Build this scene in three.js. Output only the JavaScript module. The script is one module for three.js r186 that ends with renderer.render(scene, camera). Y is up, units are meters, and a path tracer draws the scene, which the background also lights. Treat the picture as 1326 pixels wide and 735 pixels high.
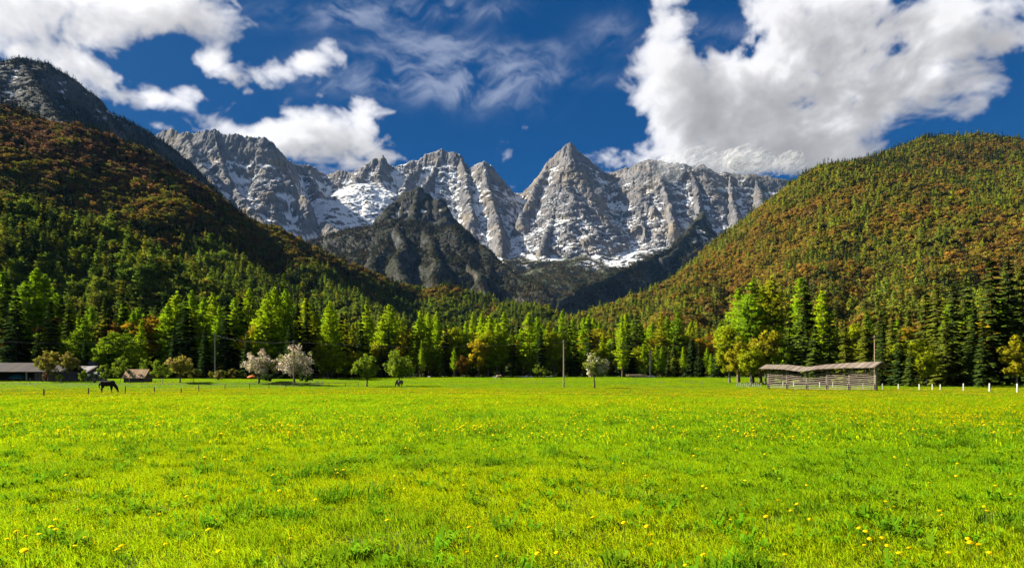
import * as THREE from 'three';
import { mergeGeometries } from 'three/addons/utils/BufferGeometryUtils.js';
import { ImprovedNoise } from 'three/addons/math/ImprovedNoise.js';
import { MarchingCubes } from 'three/addons/objects/MarchingCubes.js';

// ---------------------------------------------------------------- camera, sky, sun, exposure
const F = 800, CX = 663, HY = 486, EYE = 1.6;            // focal length and horizon, in pixels of the photograph
const scene = new THREE.Scene();
const camera = new THREE.PerspectiveCamera(2 * Math.atan(367.5 / F) * 180 / Math.PI, 1326 / 735, 0.1, 30000);
camera.position.set(0, EYE, 0);
camera.setViewOffset(1326, 735, 0, 367.5 - HY, 1326, 735);   // rising front, uprights stay upright
const renderer = new THREE.WebGLRenderer({ antialias: true });
renderer.toneMapping = THREE.LinearToneMapping;
const EXPOSURE = 2.7;
renderer.toneMappingExposure = EXPOSURE;
renderer.shadowMap.enabled = true;
const SUN_AZ = -74 * Math.PI / 180, SUN_EL = 38 * Math.PI / 180;   // measured from the viewing direction, to the left
const sunDir = new THREE.Vector3(Math.sin(SUN_AZ) * Math.cos(SUN_EL), Math.sin(SUN_EL), -Math.cos(SUN_AZ) * Math.cos(SUN_EL));
const sun = new THREE.DirectionalLight(new THREE.Color(1, 0.92, 0.76), 5);
sun.position.copy(sunDir).multiplyScalar(3000); sun.castShadow = true;
sun.shadow.camera.left = sun.shadow.camera.bottom = -3000; sun.shadow.camera.right = sun.shadow.camera.top = 3000;
sun.shadow.camera.near = 1; sun.shadow.camera.far = 9000; sun.shadow.mapSize.set(4096, 4096);
scene.add(sun, sun.target);

// ---------------------------------------------------------------- numbers
function rng(a) { return () => { a |= 0; a = a + 0x6D2B79F5 | 0; let t = Math.imul(a ^ a >>> 15, 1 | a); t = t + Math.imul(t ^ t >>> 7, 61 | t) ^ t; return ((t ^ t >>> 14) >>> 0) / 4294967296; }; }
// ImprovedNoise is seeded from a fixed table
const IN = new ImprovedNoise();
const noise = (x, y, z) => IN.noise(x, y, z);
function fbm(x, y, z, n, g = 0.5) { let s = 0, a = 1, t = 0; for (let i = 0; i < n; i++) { s += a * noise(x, y, z); t += a; a *= g; x = x * 2.03 + 7.1; y = y * 2.03 + 3.7; z = z * 2.03 + 5.3; } return s / t; }
function ridged(x, y, z, n, g = 0.5) { let s = 0, a = 1, t = 0; for (let i = 0; i < n; i++) { s += a * (1 - 2 * Math.abs(noise(x, y, z))); t += a; a *= g; x = x * 2.07 + 1.3; y = y * 2.07 + 9.2; z = z * 2.07 + 4.1; } return s / t; }
const clamp = (x, a, b) => x < a ? a : x > b ? b : x;
const ss = (a, b, x) => { const t = clamp((x - a) / (b - a), 0, 1); return t * t * (3 - 2 * t); };
const lerp = (a, b, t) => a + (b - a) * t;
const X = (px, d) => (px - CX) / F * d;
const Y = (py, d) => EYE + (HY - py) / F * d;

// ---------------------------------------------------------------- the sky: air and clouds, as a function of direction
{
  const W = 4096, H = 2048, data = new Float32Array(W * H * 4);
  // cloud masses: centre and radii (in hundredths of the tangent plane of the valley axis), density
  const cu = [
    [850, 85, 38, 60, 0.85], [868, 150, 50, 55, 1.0], [925, 160, 80, 60, 1.15], [985, 178, 85, 52, 1.25], [1040, 135, 95, 75, 1.3], [1105, 85, 95, 75, 1.3], [1175, 50, 95, 62, 1.2], [1235, 35, 75, 50, 1.1], [1300, 62, 60, 22, 0.85], [955, 95, 62, 42, 0.8], [1010, 25, 50, 45, 0.75], [862, 10, 24, 45, 0.7], [985, 205, 110, 26, 1.1], [1060, 200, 55, 30, 0.7],
    [60, 8, 80, 36, 1.0], [150, 8, 100, 38, 1.1], [232, 12, 60, 36, 0.95], [115, 70, 48, 40, 0.95], [150, 112, 46, 32, 1.0], [185, 132, 38, 15, 0.8], [55, 80, 40, 24, 0.6], [205, 162, 22, 9, 0.8],
    [300, 95, 58, 16, 1.0], [290, 78, 36, 14, 0.75], [250, 126, 34, 16, 0.75], [402, 78, 46, 13, 0.7], [390, 168, 66, 24, 1.05], [440, 172, 54, 30, 1.05], [478, 192, 38, 24, 0.95], [345, 150, 48, 15, 0.85], [325, 163, 58, 14, 0.85], [492, 145, 34, 9, 0.5], [5, 72, 12, 8, 0.8],
    [-120, 40, 150, 60, 1.1], [-300, 120, 120, 60, 1.0], [1480, 30, 120, 50, 1.0], [1620, 120, 150, 50, 0.9], [300, -160, 160, 60, 1.0], [900, -180, 180, 70, 1.1], [-100, -260, 200, 80, 1.1], [1400, -260, 160, 70, 1.0],
  ];
  const ci = [[580, 85, 95, 40, 1], [640, 112, 75, 34, 1], [545, 55, 60, 18, 0.8], [470, 108, 85, 18, 0.9], [400, 18, 110, 20, 0.8], [500, 12, 110, 16, 0.8], [610, 12, 70, 14, 0.8], [705, 65, 40, 16, 0.6], [745, 100, 60, 12, 0.6], [790, 45, 40, 26, 0.8], [930, 45, 70, 22, 0.7], [1290, 30, 50, 30, 0.5], [430, 75, 60, 30, 0.5], [700, -120, 200, 60, 0.8]];
  const body = (list, px, py) => { let s = 0; for (const b of list) { const x = (px - b[0]) / b[2], y = (py - b[1]) / b[3], r = x * x + y * y; if (r < 7) s += b[4] * Math.exp(-r * 0.9); } return s; };
  const cumulus = (dx, dy, dz, px, py, ahead) => {
    const w1 = fbm(dx * 7 + 3, dy * 7, dz * 7, 3), w2 = fbm(dx * 7 - 9, dy * 7 + 4, dz * 7, 3);
    const n = fbm(dx * 11 + w1 * 0.7, dy * 15 + w2 * 0.7, dz * 11, 7, 0.6);
    let b = 0;
    if (ahead > 0) b = (body(cu, px + w1 * 60, py + w2 * 45)) * ahead;
    const far = (1 - ahead) * ss(-0.05, 0.45, fbm(dx * 2.2 + 5, dy * 3.2, dz * 2.2 + 1, 3) + 0.12) * 1.1;
    return b * (0.78 + 0.95 * n) + far - 0.40 + n * 1.3;
  };
  const L = sunDir;
  const col = [0, 0, 0];
  for (let r = 0; r < H; r++) {
    const el = ((r + 0.5) / H - 0.5) * Math.PI, y = Math.sin(el), ce = Math.cos(el);
    for (let c = 0; c < W; c++) {
      const az = ((c + 0.5) / W - 0.5) * 2 * Math.PI, x = Math.cos(az) * ce, z = Math.sin(az) * ce, i = (r * W + c) * 4;
      const yy = Math.max(y, 0.0), cs = x * L.x + y * L.y + z * L.z;
      // clear air: deep blue overhead, a little paler low down and towards the sun
      const low = Math.pow(1 - yy, 3.2), halo = Math.pow(Math.max(cs, 0), 6);
      col[0] = 0.0005 + 0.008 * Math.pow(1 - yy, 8) + 0.05 * halo; col[1] = 0.052 + 0.09 * low + 0.10 * halo; col[2] = 0.20 + 0.25 * low + 0.16 * halo;
      if (y > 0.0) {
        const t = Math.max(-z, 1e-3), px = CX + F * x / t, py = HY - F * y / t, ahead = ss(0.12, 0.32, -z);
        const d = cumulus(x, y, z, px, py, ahead);
        // cirrus: combed thin streaks
        let cir = 0;
        const cb = ahead > 0 ? body(ci, px, py) * ahead : 0, cf = (1 - ahead) * 0.5;
        if (cb + cf > 0.02) {
          const wq = fbm(x * 6, y * 6, z * 6 + 8, 4), u = x * 9 + y * 4, v = y * 26 - x * 5;
          const st = fbm(u + wq * 1.2, v + wq * 2.2, z * 9, 6, 0.66);
          cir = ss(0, 1, clamp((cb + cf) * (0.40 + 1.5 * st), 0, 1)) * 0.6;
          col[0] = lerp(col[0], 0.46, cir); col[1] = lerp(col[1], 0.52, cir); col[2] = lerp(col[2], 0.68, cir);
        }
        if (d > 0) {
          const a = 1 - Math.exp(-d * (1.7 + 2.6 * d));
          // light reaching this part of the cloud: density met on the way to the sun
          const k = 0.055, sx = x + L.x * k, sy = y + L.y * k, sz = z + L.z * k, q = 1 / Math.hypot(sx, sy, sz), t2 = Math.max(-sz * q, 1e-3);
          const d2 = cumulus(sx * q, sy * q, sz * q, CX + F * sx * q / t2, HY - F * sy * q / t2, ss(0.12, 0.32, -sz * q));
          const fine = fbm(x * 30, y * 30, z * 30, 3);
          let lit = 0.40 + 0.80 * Math.exp(-Math.max(0, d2) * 1.15) * (0.62 + 0.38 * Math.exp(-Math.max(0, d) * 0.8)) + 0.10 * fine + 0.5 * halo;
          lit = clamp(lit, 0.3, 1.25);
          col[0] = lerp(col[0], lit * 0.99, a); col[1] = lerp(col[1], lit * 0.975, a); col[2] = lerp(col[2], lit * 0.985, a);
        }
      }
      data[i] = col[0] / EXPOSURE; data[i + 1] = col[1] / EXPOSURE; data[i + 2] = col[2] / EXPOSURE; data[i + 3] = 1;
    }
  }
  const t = new THREE.DataTexture(data, W, H, THREE.RGBAFormat, THREE.FloatType);
  t.mapping = THREE.EquirectangularReflectionMapping; t.magFilter = THREE.LinearFilter; t.needsUpdate = true;
  scene.background = t; scene.environment = t;
}

// ---------------------------------------------------------------- naming
const used = {};
function numbered(n) { const k = used[n] = (used[n] ?? -1) + 1; return k ? n + '_' + String(k).padStart(3, '0') : n; }
function tag(o, label, category, group, kind) { if (label) o.userData.label = label; if (category) o.userData.category = category; if (group) o.userData.group = group; if (kind) o.userData.kind = kind; return o; }
function top(o, name) { o.name = numbered(name); scene.add(o); return o; }
function shade(o) { o.traverse(m => { if (m.isMesh) { m.castShadow = true; m.receiveShadow = true; } }); return o; }
function mesh(name, g, m, parent) { const o = new THREE.Mesh(g, m); o.castShadow = o.receiveShadow = true; if (parent) { o.name = name; parent.add(o); } else top(o, name); return o; }
function group(name, x, y, z, turn = 0) { const o = new THREE.Group(); top(o, name); o.position.set(x, y, z); o.rotation.y = turn; return o; }

// triangles collected into one geometry
class Tris {
  constructor() { this.p = []; this.n = []; this.c = []; }
  tri(a, b, c, n, col) {
    const ux = b[0] - a[0], uy = b[1] - a[1], uz = b[2] - a[2], vx = c[0] - a[0], vy = c[1] - a[1], vz = c[2] - a[2];
    if ((uy * vz - uz * vy) * n[0] + (uz * vx - ux * vz) * n[1] + (ux * vy - uy * vx) * n[2] < 0) [b, c] = [c, b];   // wound to face along its normal
    this.p.push(...a, ...b, ...c); for (let i = 0; i < 3; i++) { this.n.push(n[0], n[1], n[2]); this.c.push(col[0], col[1], col[2]); } }
  geo() {
    const g = new THREE.BufferGeometry();
    g.setAttribute('position', new THREE.Float32BufferAttribute(this.p, 3)); g.setAttribute('normal', new THREE.Float32BufferAttribute(this.n, 3)); g.setAttribute('color', new THREE.Float32BufferAttribute(this.c, 3));
    return g;
  }
}
function plain(g, name) { const q = g.index ? g.toNonIndexed() : g; for (const k of Object.keys(q.attributes)) if (!['position', 'normal'].includes(k)) q.deleteAttribute(k); return q; }
const box = (w, h, d, x = 0, y = 0, z = 0, rx = 0, ry = 0, rz = 0) => plain(new THREE.BoxGeometry(w, h, d).applyMatrix4(new THREE.Matrix4().compose(new THREE.Vector3(x, y, z), new THREE.Quaternion().setFromEuler(new THREE.Euler(rx, ry, rz)), new THREE.Vector3(1, 1, 1))));
function taper(pts, radii, sides = 7) {   // a bent, tapering limb through points
  const p = [], n = [], idx = []; const up = new THREE.Vector3(0.31, 0.1, 0.95), t = new THREE.Vector3(), u = new THREE.Vector3(), v = new THREE.Vector3();
  pts.forEach((q, i) => {
    const a = pts[Math.max(0, i - 1)], b = pts[Math.min(pts.length - 1, i + 1)]; t.set(b[0] - a[0], b[1] - a[1], b[2] - a[2]).normalize(); u.crossVectors(up, t).normalize(); v.crossVectors(t, u);
    for (let k = 0; k < sides; k++) { const f = k / sides * 2 * Math.PI, cx = Math.cos(f), sx = Math.sin(f), nx = u.x * cx + v.x * sx, ny = u.y * cx + v.y * sx, nz = u.z * cx + v.z * sx; p.push(q[0] + nx * radii[i], q[1] + ny * radii[i], q[2] + nz * radii[i]); n.push(nx, ny, nz); }
  });
  for (let i = 0; i < pts.length - 1; i++) for (let k = 0; k < sides; k++) { const a = i * sides + k, b = i * sides + (k + 1) % sides; idx.push(a, b, a + sides, b, b + sides, a + sides); }
  const c0 = p.length / 3; p.push(...pts[pts.length - 1]); n.push(t.x, t.y, t.z); for (let k = 0; k < sides; k++) idx.push(c0, c0 - sides + k, c0 - sides + (k + 1) % sides);
  const g = new THREE.BufferGeometry(); g.setAttribute('position', new THREE.Float32BufferAttribute(p, 3)); g.setAttribute('normal', new THREE.Float32BufferAttribute(n, 3)); g.setIndex(idx); return g.toNonIndexed();
}

// ---------------------------------------------------------------- materials
function grainTexture(seed, W, H, fx, fy, lo, hi) {   // streaky grain, grey
  const d = new Uint8Array(W * H * 4);
  for (let y = 0; y < H; y++) for (let x = 0; x < W; x++) { const n = fbm(x / W * fx + seed, y / H * fy, seed * 1.7, 4) * 0.9 + 0.5, v = clamp(lerp(lo, hi, n), 0, 1) * 255; d.set([v, v, v, 255], (y * W + x) * 4); }
  const t = new THREE.DataTexture(d, W, H); t.wrapS = t.wrapT = THREE.RepeatWrapping; t.magFilter = THREE.LinearFilter; t.colorSpace = THREE.SRGBColorSpace; t.needsUpdate = true; return t;
}
const lin = (r, g, b) => new THREE.Color().setRGB(r, g, b);
const std = (c, rough = 0.9, more = {}) => new THREE.MeshPhysicalMaterial({ color: c, roughness: rough, specularIntensity: 0.25, ...more });
const M = {
  terrain: std(0xffffff, 0.97, { vertexColors: true }),
  leaf: new THREE.MeshPhysicalMaterial({ color: 0xffffff, vertexColors: true, roughness: 1, transmission: 0.4, thickness: 0, side: THREE.DoubleSide, specularIntensity: 0 }),
  rock: std(0xffffff, 0.97, { vertexColors: true, flatShading: true }),
  needle: new THREE.MeshPhysicalMaterial({ color: 0xffffff, vertexColors: true, roughness: 1, specularIntensity: 0, side: THREE.DoubleSide }),
  petal: new THREE.MeshPhysicalMaterial({ color: 0xffffff, vertexColors: true, roughness: 1, transmission: 0.3, thickness: 0, side: THREE.DoubleSide, specularIntensity: 0 }),
  bark: std(lin(0.085, 0.065, 0.05), 0.95), larchBark: std(lin(0.15, 0.105, 0.075), 0.95), greyBark: std(lin(0.16, 0.15, 0.135), 0.95),
  oldWood: std(lin(0.26, 0.225, 0.19), 0.9), paleWood: std(lin(0.42, 0.36, 0.27), 0.9), darkWood: std(lin(0.09, 0.07, 0.055), 0.9), whitePost: std(lin(0.62, 0.6, 0.55), 0.8),
  wire: std(lin(0.12, 0.12, 0.12), 0.5, { metalness: 0.6 }),
};

// ---------------------------------------------------------------- the ground
const GZ = [[0, 0], [30, 0.02], [43, 0.0], [60, -0.35], [80, -0.6], [110, -0.82], [140, -0.45], [170, 0.0], [210, 0.6], [245, 1.15], [300, 2.6], [400, 6], [700, 22], [1500, 60], [3000, 130], [12000, 200]];
function ground(x, z) {
  const d = Math.hypot(x * 0.35, z); let g = GZ[GZ.length - 1][1];
  for (let i = 1; i < GZ.length; i++) if (d < GZ[i][0]) { const t = ss(GZ[i - 1][0], GZ[i][0], d) * 0.5 + 0.5 * (d - GZ[i - 1][0]) / (GZ[i][0] - GZ[i - 1][0]); g = lerp(GZ[i - 1][1], GZ[i][1], t); break; }
  const near = ss(2, 12, Math.hypot(x, z));
  g += near * (0.10 * noise(x / 9, 1.5, z / 9) + 0.16 * noise(x / 31, 4.5, z / 22)) + 0.03 * noise(x / 2.1, 7, z / 2.1);
  const mx = x + 48, mz = z + 133; g += 0.75 * Math.exp(-(mx * mx / 16 + mz * mz / 30));          // grassy hump beyond the blossoming trees
  g += 0.55 * ss(-40, -56, x) * ss(128, 136, -z) * (1 - ss(170, 200, -z));                             // low terrace of the farmyard
  return g;
}
const forestEdge = x => 238 - 95 * ss(70, 130, x) - 62 * ss(-45, -85, x) + 6 * noise(x / 18, 2, 0);      // depth where the meadow ends
{
  const NA = 420, radii = [0]; for (let r = 0.5; r < 14000; r *= r < 400 ? 1.035 : 1.06) radii.push(r);
  const p = [], c = [], idx = [];
  for (const r of radii) for (let a = 0; a < NA; a++) {
    const f = a / NA * 2 * Math.PI, x = r * Math.sin(f), z = -r * Math.cos(f); p.push(x, ground(x, z) - (r > 1500 ? (r - 1500) * 0.04 : 0), z);
    const n = 0.85 + 0.5 * fbm(x / 14, 2, z / 14, 3);
    c.push(0.07 * n, 0.11 * n, 0.008 * n);
  }
  for (let i = 0; i < radii.length - 1; i++) for (let a = 0; a < NA; a++) { const q = i * NA + a, w = i * NA + (a + 1) % NA; idx.push(q, w, q + NA, w, w + NA, q + NA); }
  const g = new THREE.BufferGeometry(); g.setAttribute('position', new THREE.Float32BufferAttribute(p, 3)); g.setAttribute('color', new THREE.Float32BufferAttribute(c, 3)); g.setIndex(idx.reverse()); g.computeVertexNormals();
  tag(mesh('meadow_ground', g, M.terrain), 'flat green meadow floor running to the forest edge', 'meadow', null, 'structure');
}

// ---------------------------------------------------------------- mountains: height fields built on skeletons of ridges
// a ridge is a list of [pixel x, pixel y, depth in metres]; a field falls away from its ridges
function field(ridges, o) {
  const seg = [], ax = o.ax ?? 1;      // ax: how much faster a slope falls across the valley than along it
  ridges.forEach((r, id) => {
    const n = (r.p ?? r).map(([px, py, d]) => [X(px, d) * ax, -d, Y(py, d)]); let s = 0;
    for (let i = 0; i < n.length - 1; i++) { const dx = n[i + 1][0] - n[i][0], dz = n[i + 1][1] - n[i][1], l = Math.hypot(dx, dz); seg.push([n[i][0], n[i][1], dx / l, dz / l, l, n[i][2], n[i + 1][2], s, id, r.k ?? o.k, r.cliff ?? o.cliff, r.b ?? o.b]); s += l; }
  });
  const res = { h: 0, s: 0, d: 0, id: 0 };
  return (x, z) => {
    let best = -1e9; x *= ax;
    for (const g of seg) {
      const ex = x - g[0], ez = z - g[1], t = clamp(ex * g[2] + ez * g[3], 0, g[4]), qx = ex - t * g[2], qz = ez - t * g[3], d = Math.sqrt(qx * qx + qz * qz);
      const f = g[5] + (g[6] - g[5]) * t / g[4] - (g[9] * (Math.sqrt(d * d + o.r * o.r) - o.r) + (g[10] ? g[10] * g[11] * (1 - Math.exp(-d / g[11])) : 0));
      if (f > best) { best = f; res.s = g[7] + t + ((qx * -g[3] + qz * g[2]) > 0 ? 5000 : 0); res.d = d; res.id = g[8]; }
    }
    res.h = best; return res;
  };
}
function terrainMesh(name, H, px0, px1, d0, d1, nx, nd, colour, label, category, rocky = 0, curve = 1) {
  const p = new Float32Array((nx + 1) * (nd + 1) * 3), idx = [];
  for (let j = 0; j <= nd; j++) { const d = d0 + (d1 - d0) * Math.pow(j / nd, curve); for (let i = 0; i <= nx; i++) { const x = X(px0 + (px1 - px0) * i / nx, d), k = (j * (nx + 1) + i) * 3; p[k] = x; p[k + 1] = H(x, -d); p[k + 2] = -d; } }
  for (let j = 0; j < nd; j++) for (let i = 0; i < nx; i++) { const a = j * (nx + 1) + i, b = a + 1, c = a + nx + 1, e = c + 1; idx.push(a, b, c, b, e, c); }
  const g = new THREE.BufferGeometry(); g.setAttribute('position', new THREE.BufferAttribute(p, 3)); g.setIndex(idx); g.computeVertexNormals();
  if (rocky) {   // crags: push the faces in and out along their normals
    const m = g.attributes.normal.array;
    for (let k = 0; k < p.length; k += 3) { const x = p[k], y = p[k + 1], z = p[k + 2], steep = ss(0.92, 0.6, m[k + 1]) * (1 - 0.85 * ss(1560, 1760, y)), q = rocky * steep * (24 * ridged(x / 170, y / 130, z / 170, 6, 0.52) + 4 * ridged(x / 33, (y + 0.3 * x) / 24, z / 33, 2) - 6); p[k] += m[k] * q; p[k + 1] += m[k + 1] * q * 0.6; p[k + 2] += m[k + 2] * q; }
    g.computeVertexNormals();
  }
  const n = g.attributes.normal.array, c = new Float32Array(p.length), out = [0, 0, 0];
  const at = (i, j) => p[(clamp(j, 0, nd) * (nx + 1) + clamp(i, 0, nx)) * 3 + 1];
  for (let j = 0; j <= nd; j++) for (let i = 0; i <= nx; i++) {
    const k = (j * (nx + 1) + i) * 3, h = p[k + 1];
    const hollow = (at(i - 5, j) + at(i + 5, j) + at(i, j - 5) + at(i, j + 5) + at(i - 12, j) + at(i + 12, j)) / 6 - h, bowl = (at(i - 24, j) + at(i + 24, j) + at(i - 16, j - 14) + at(i + 16, j + 14) + at(i, j - 22) + at(i, j + 22)) / 6 - h;
    colour(p[k], h, p[k + 2], n[k], n[k + 1], n[k + 2], hollow, out, bowl); c[k] = out[0]; c[k + 1] = out[1]; c[k + 2] = out[2];
  }
  g.setAttribute('color', new THREE.BufferAttribute(c, 3));
  return tag(mesh(name, g, rocky ? M.rock : M.terrain), label, category, null, 'structure');
}
const humps = (x, z, a, l, n = 4) => a * fbm(x / l, 3.3, z / l, n);

// near hill on the left
const fL = field([
  [[-420, 120, 900], [-200, 120, 950], [0, 150, 1000], [60, 159, 1000], [130, 175, 1010], [180, 200, 1020], [230, 234, 1040], [270, 263, 1060], [300, 282, 1090], [350, 306, 1120], [400, 327, 1160], [450, 351, 1200], [500, 371, 1250], [545, 384, 1300], [580, 380, 1280], [610, 388, 1250], [660, 402, 1150], [720, 415, 1050]],
  [[-260, 250, 560], [-40, 272, 560], [60, 290, 560], [130, 312, 545], [200, 345, 525], [260, 385, 500], [310, 430, 480]],
  [[180, 200, 1020], [230, 270, 850], [290, 335, 740], [350, 385, 660], [410, 430, 560]],
  [[350, 306, 1120], [400, 350, 950], [450, 395, 820], [500, 430, 700]],
], { k: 0.62, r: 45, ax: 1.6 });
const hL = (x, z) => fL(x, z).h + humps(x, z, 26, 190) + humps(x + 900, z, 7, 45, 2) - 4;
// long back ridge on the left
const fB = field([
  [[-400, 120, 2300], [-150, 95, 2400], [0, 82, 2450], [30, 77, 2450], [60, 84, 2450], [90, 101, 2470], [115, 121, 2480], [135, 143, 2490], [165, 158, 2510], [190, 171, 2530], [215, 188, 2540], [240, 208, 2550], [260, 228, 2560], [280, 253, 2570], [300, 275, 2580], [340, 320, 2580]],
  { p: [[30, 77, 2450], [60, 130, 2200], [110, 190, 1950]], k: 0.8 }, { p: [[135, 143, 2490], [170, 185, 2300], [215, 230, 2100]], k: 0.8 },
], { k: 0.85, r: 25, cliff: 0.5, b: 120 });
const hB = (x, z) => { const r = fB(x, z); return r.h + humps(x, z, 30, 230, 3) * ss(0, 150, r.d) - 22 * ss(20, 200, r.d) * (0.5 + 0.5 * ridged(r.s / 150, 0.3, r.id, 3)) + 6 * noise(x / 25, 0, z / 25); };
// hill on the right
const fR = field([
  [[700, 425, 900], [740, 414, 950], [790, 398, 1000], [850, 377, 1050], [900, 355, 1090], [950, 327, 1140], [1000, 292, 1200], [1030, 254, 1250], [1065, 221, 1300], [1100, 221, 1420], [1120, 213, 1560], [1150, 200, 1600], [1190, 189, 1620], [1230, 185, 1620], [1270, 192, 1600], [1326, 202, 1560], [1420, 225, 1500], [1600, 260, 1400]],
  { p: [[1065, 221, 1300], [1060, 290, 1000], [1040, 350, 760], [1010, 410, 520]], k: 0.52 },
  { p: [[1230, 185, 1620], [1235, 250, 1250], [1220, 310, 900], [1190, 370, 620], [1150, 430, 400]], k: 0.5 },
  { p: [[1420, 225, 1500], [1380, 300, 900], [1340, 360, 560], [1300, 430, 330]], k: 0.52 },
  { p: [[900, 355, 1090], [890, 388, 860], [870, 420, 640]], k: 0.55 },
], { k: 0.5, r: 50, ax: 1.7 });
const hR = (x, z) => fR(x, z).h + humps(x, z, 24, 200) + humps(x + 500, z, 7, 45, 2) - 4;
// wooded spur with its crags in front of the great walls
const fM = field([
  { p: [[496, 282, 3150], [506, 268, 3150], [514, 256, 3150], [522, 248, 3150], [529, 246, 3150], [538, 240, 3150], [545, 246, 3150], [553, 247, 3140], [562, 256, 3130], [572, 258, 3120], [582, 266, 3100], [592, 282, 3080], [606, 305, 3000]], k: 1.3, cliff: 1.3, b: 60 },
  { p: [[330, 335, 2900], [400, 312, 2900], [440, 301, 2880], [475, 291, 2860], [505, 284, 2840], [535, 286, 2820], [565, 290, 2800], [590, 292, 2760], [612, 312, 2700], [632, 330, 2600], [660, 350, 2480], [690, 371, 2350], [715, 388, 2250]], k: 0.72, cliff: 0.4, b: 60 },
  { p: [[545, 286, 2820], [556, 315, 2600], [563, 345, 2330], [570, 378, 2050]], k: 0.75, cliff: 0.6, b: 60 },
  { p: [[590, 303, 2760], [602, 332, 2560], [618, 356, 2350], [636, 384, 2120]], k: 0.8, cliff: 1.1, b: 60 },
  { p: [[475, 291, 2860], [486, 322, 2620], [490, 352, 2330]], k: 0.72, cliff: 0.5, b: 60 },
  { p: [[515, 284, 2840], [523, 318, 2560], [520, 356, 2250]], k: 0.75, cliff: 0.8, b: 50 },
  { p: [[420, 306, 2890], [440, 345, 2560]], k: 0.7 },
  { p: [[905, 290, 3700], [870, 318, 3400], [840, 335, 3100], [800, 350, 2800], [760, 366, 2500], [725, 386, 2250]], k: 0.6 },
  { p: [[905, 272, 4150], [898, 292, 3800], [880, 312, 3500], [862, 335, 3150]], k: 0.9, cliff: 0.9, b: 90 },
  { p: [[960, 288, 3900], [950, 308, 3500], [940, 330, 3000]], k: 0.8, cliff: 0.5, b: 90 },
], { k: 0.7, r: 8, cliff: 0.5, b: 80, ax: 1.35 });
const hM = (x, z) => { const wx = x + 45 * noise(x / 230, 9, z / 230) + 14 * noise(x / 60, 4, z / 60), wz = z + 45 * noise(x / 230, 3, z / 230), r = fM(wx, wz); return Math.max(r.h, 100 + 0.105 * Math.max(0, -z - 1800)) + humps(x, z, 34, 190, 4) + 40 * (ridged(x / 160 + 5, 2, z / 160, 6, 0.56) - 0.4) * ss(5, 90, r.d) - 40 * ss(10, 140, r.d) * (0.5 - 0.5 * ridged(r.s / 120, r.d / 500, r.id * 3.3, 5, 0.6)); };
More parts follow.
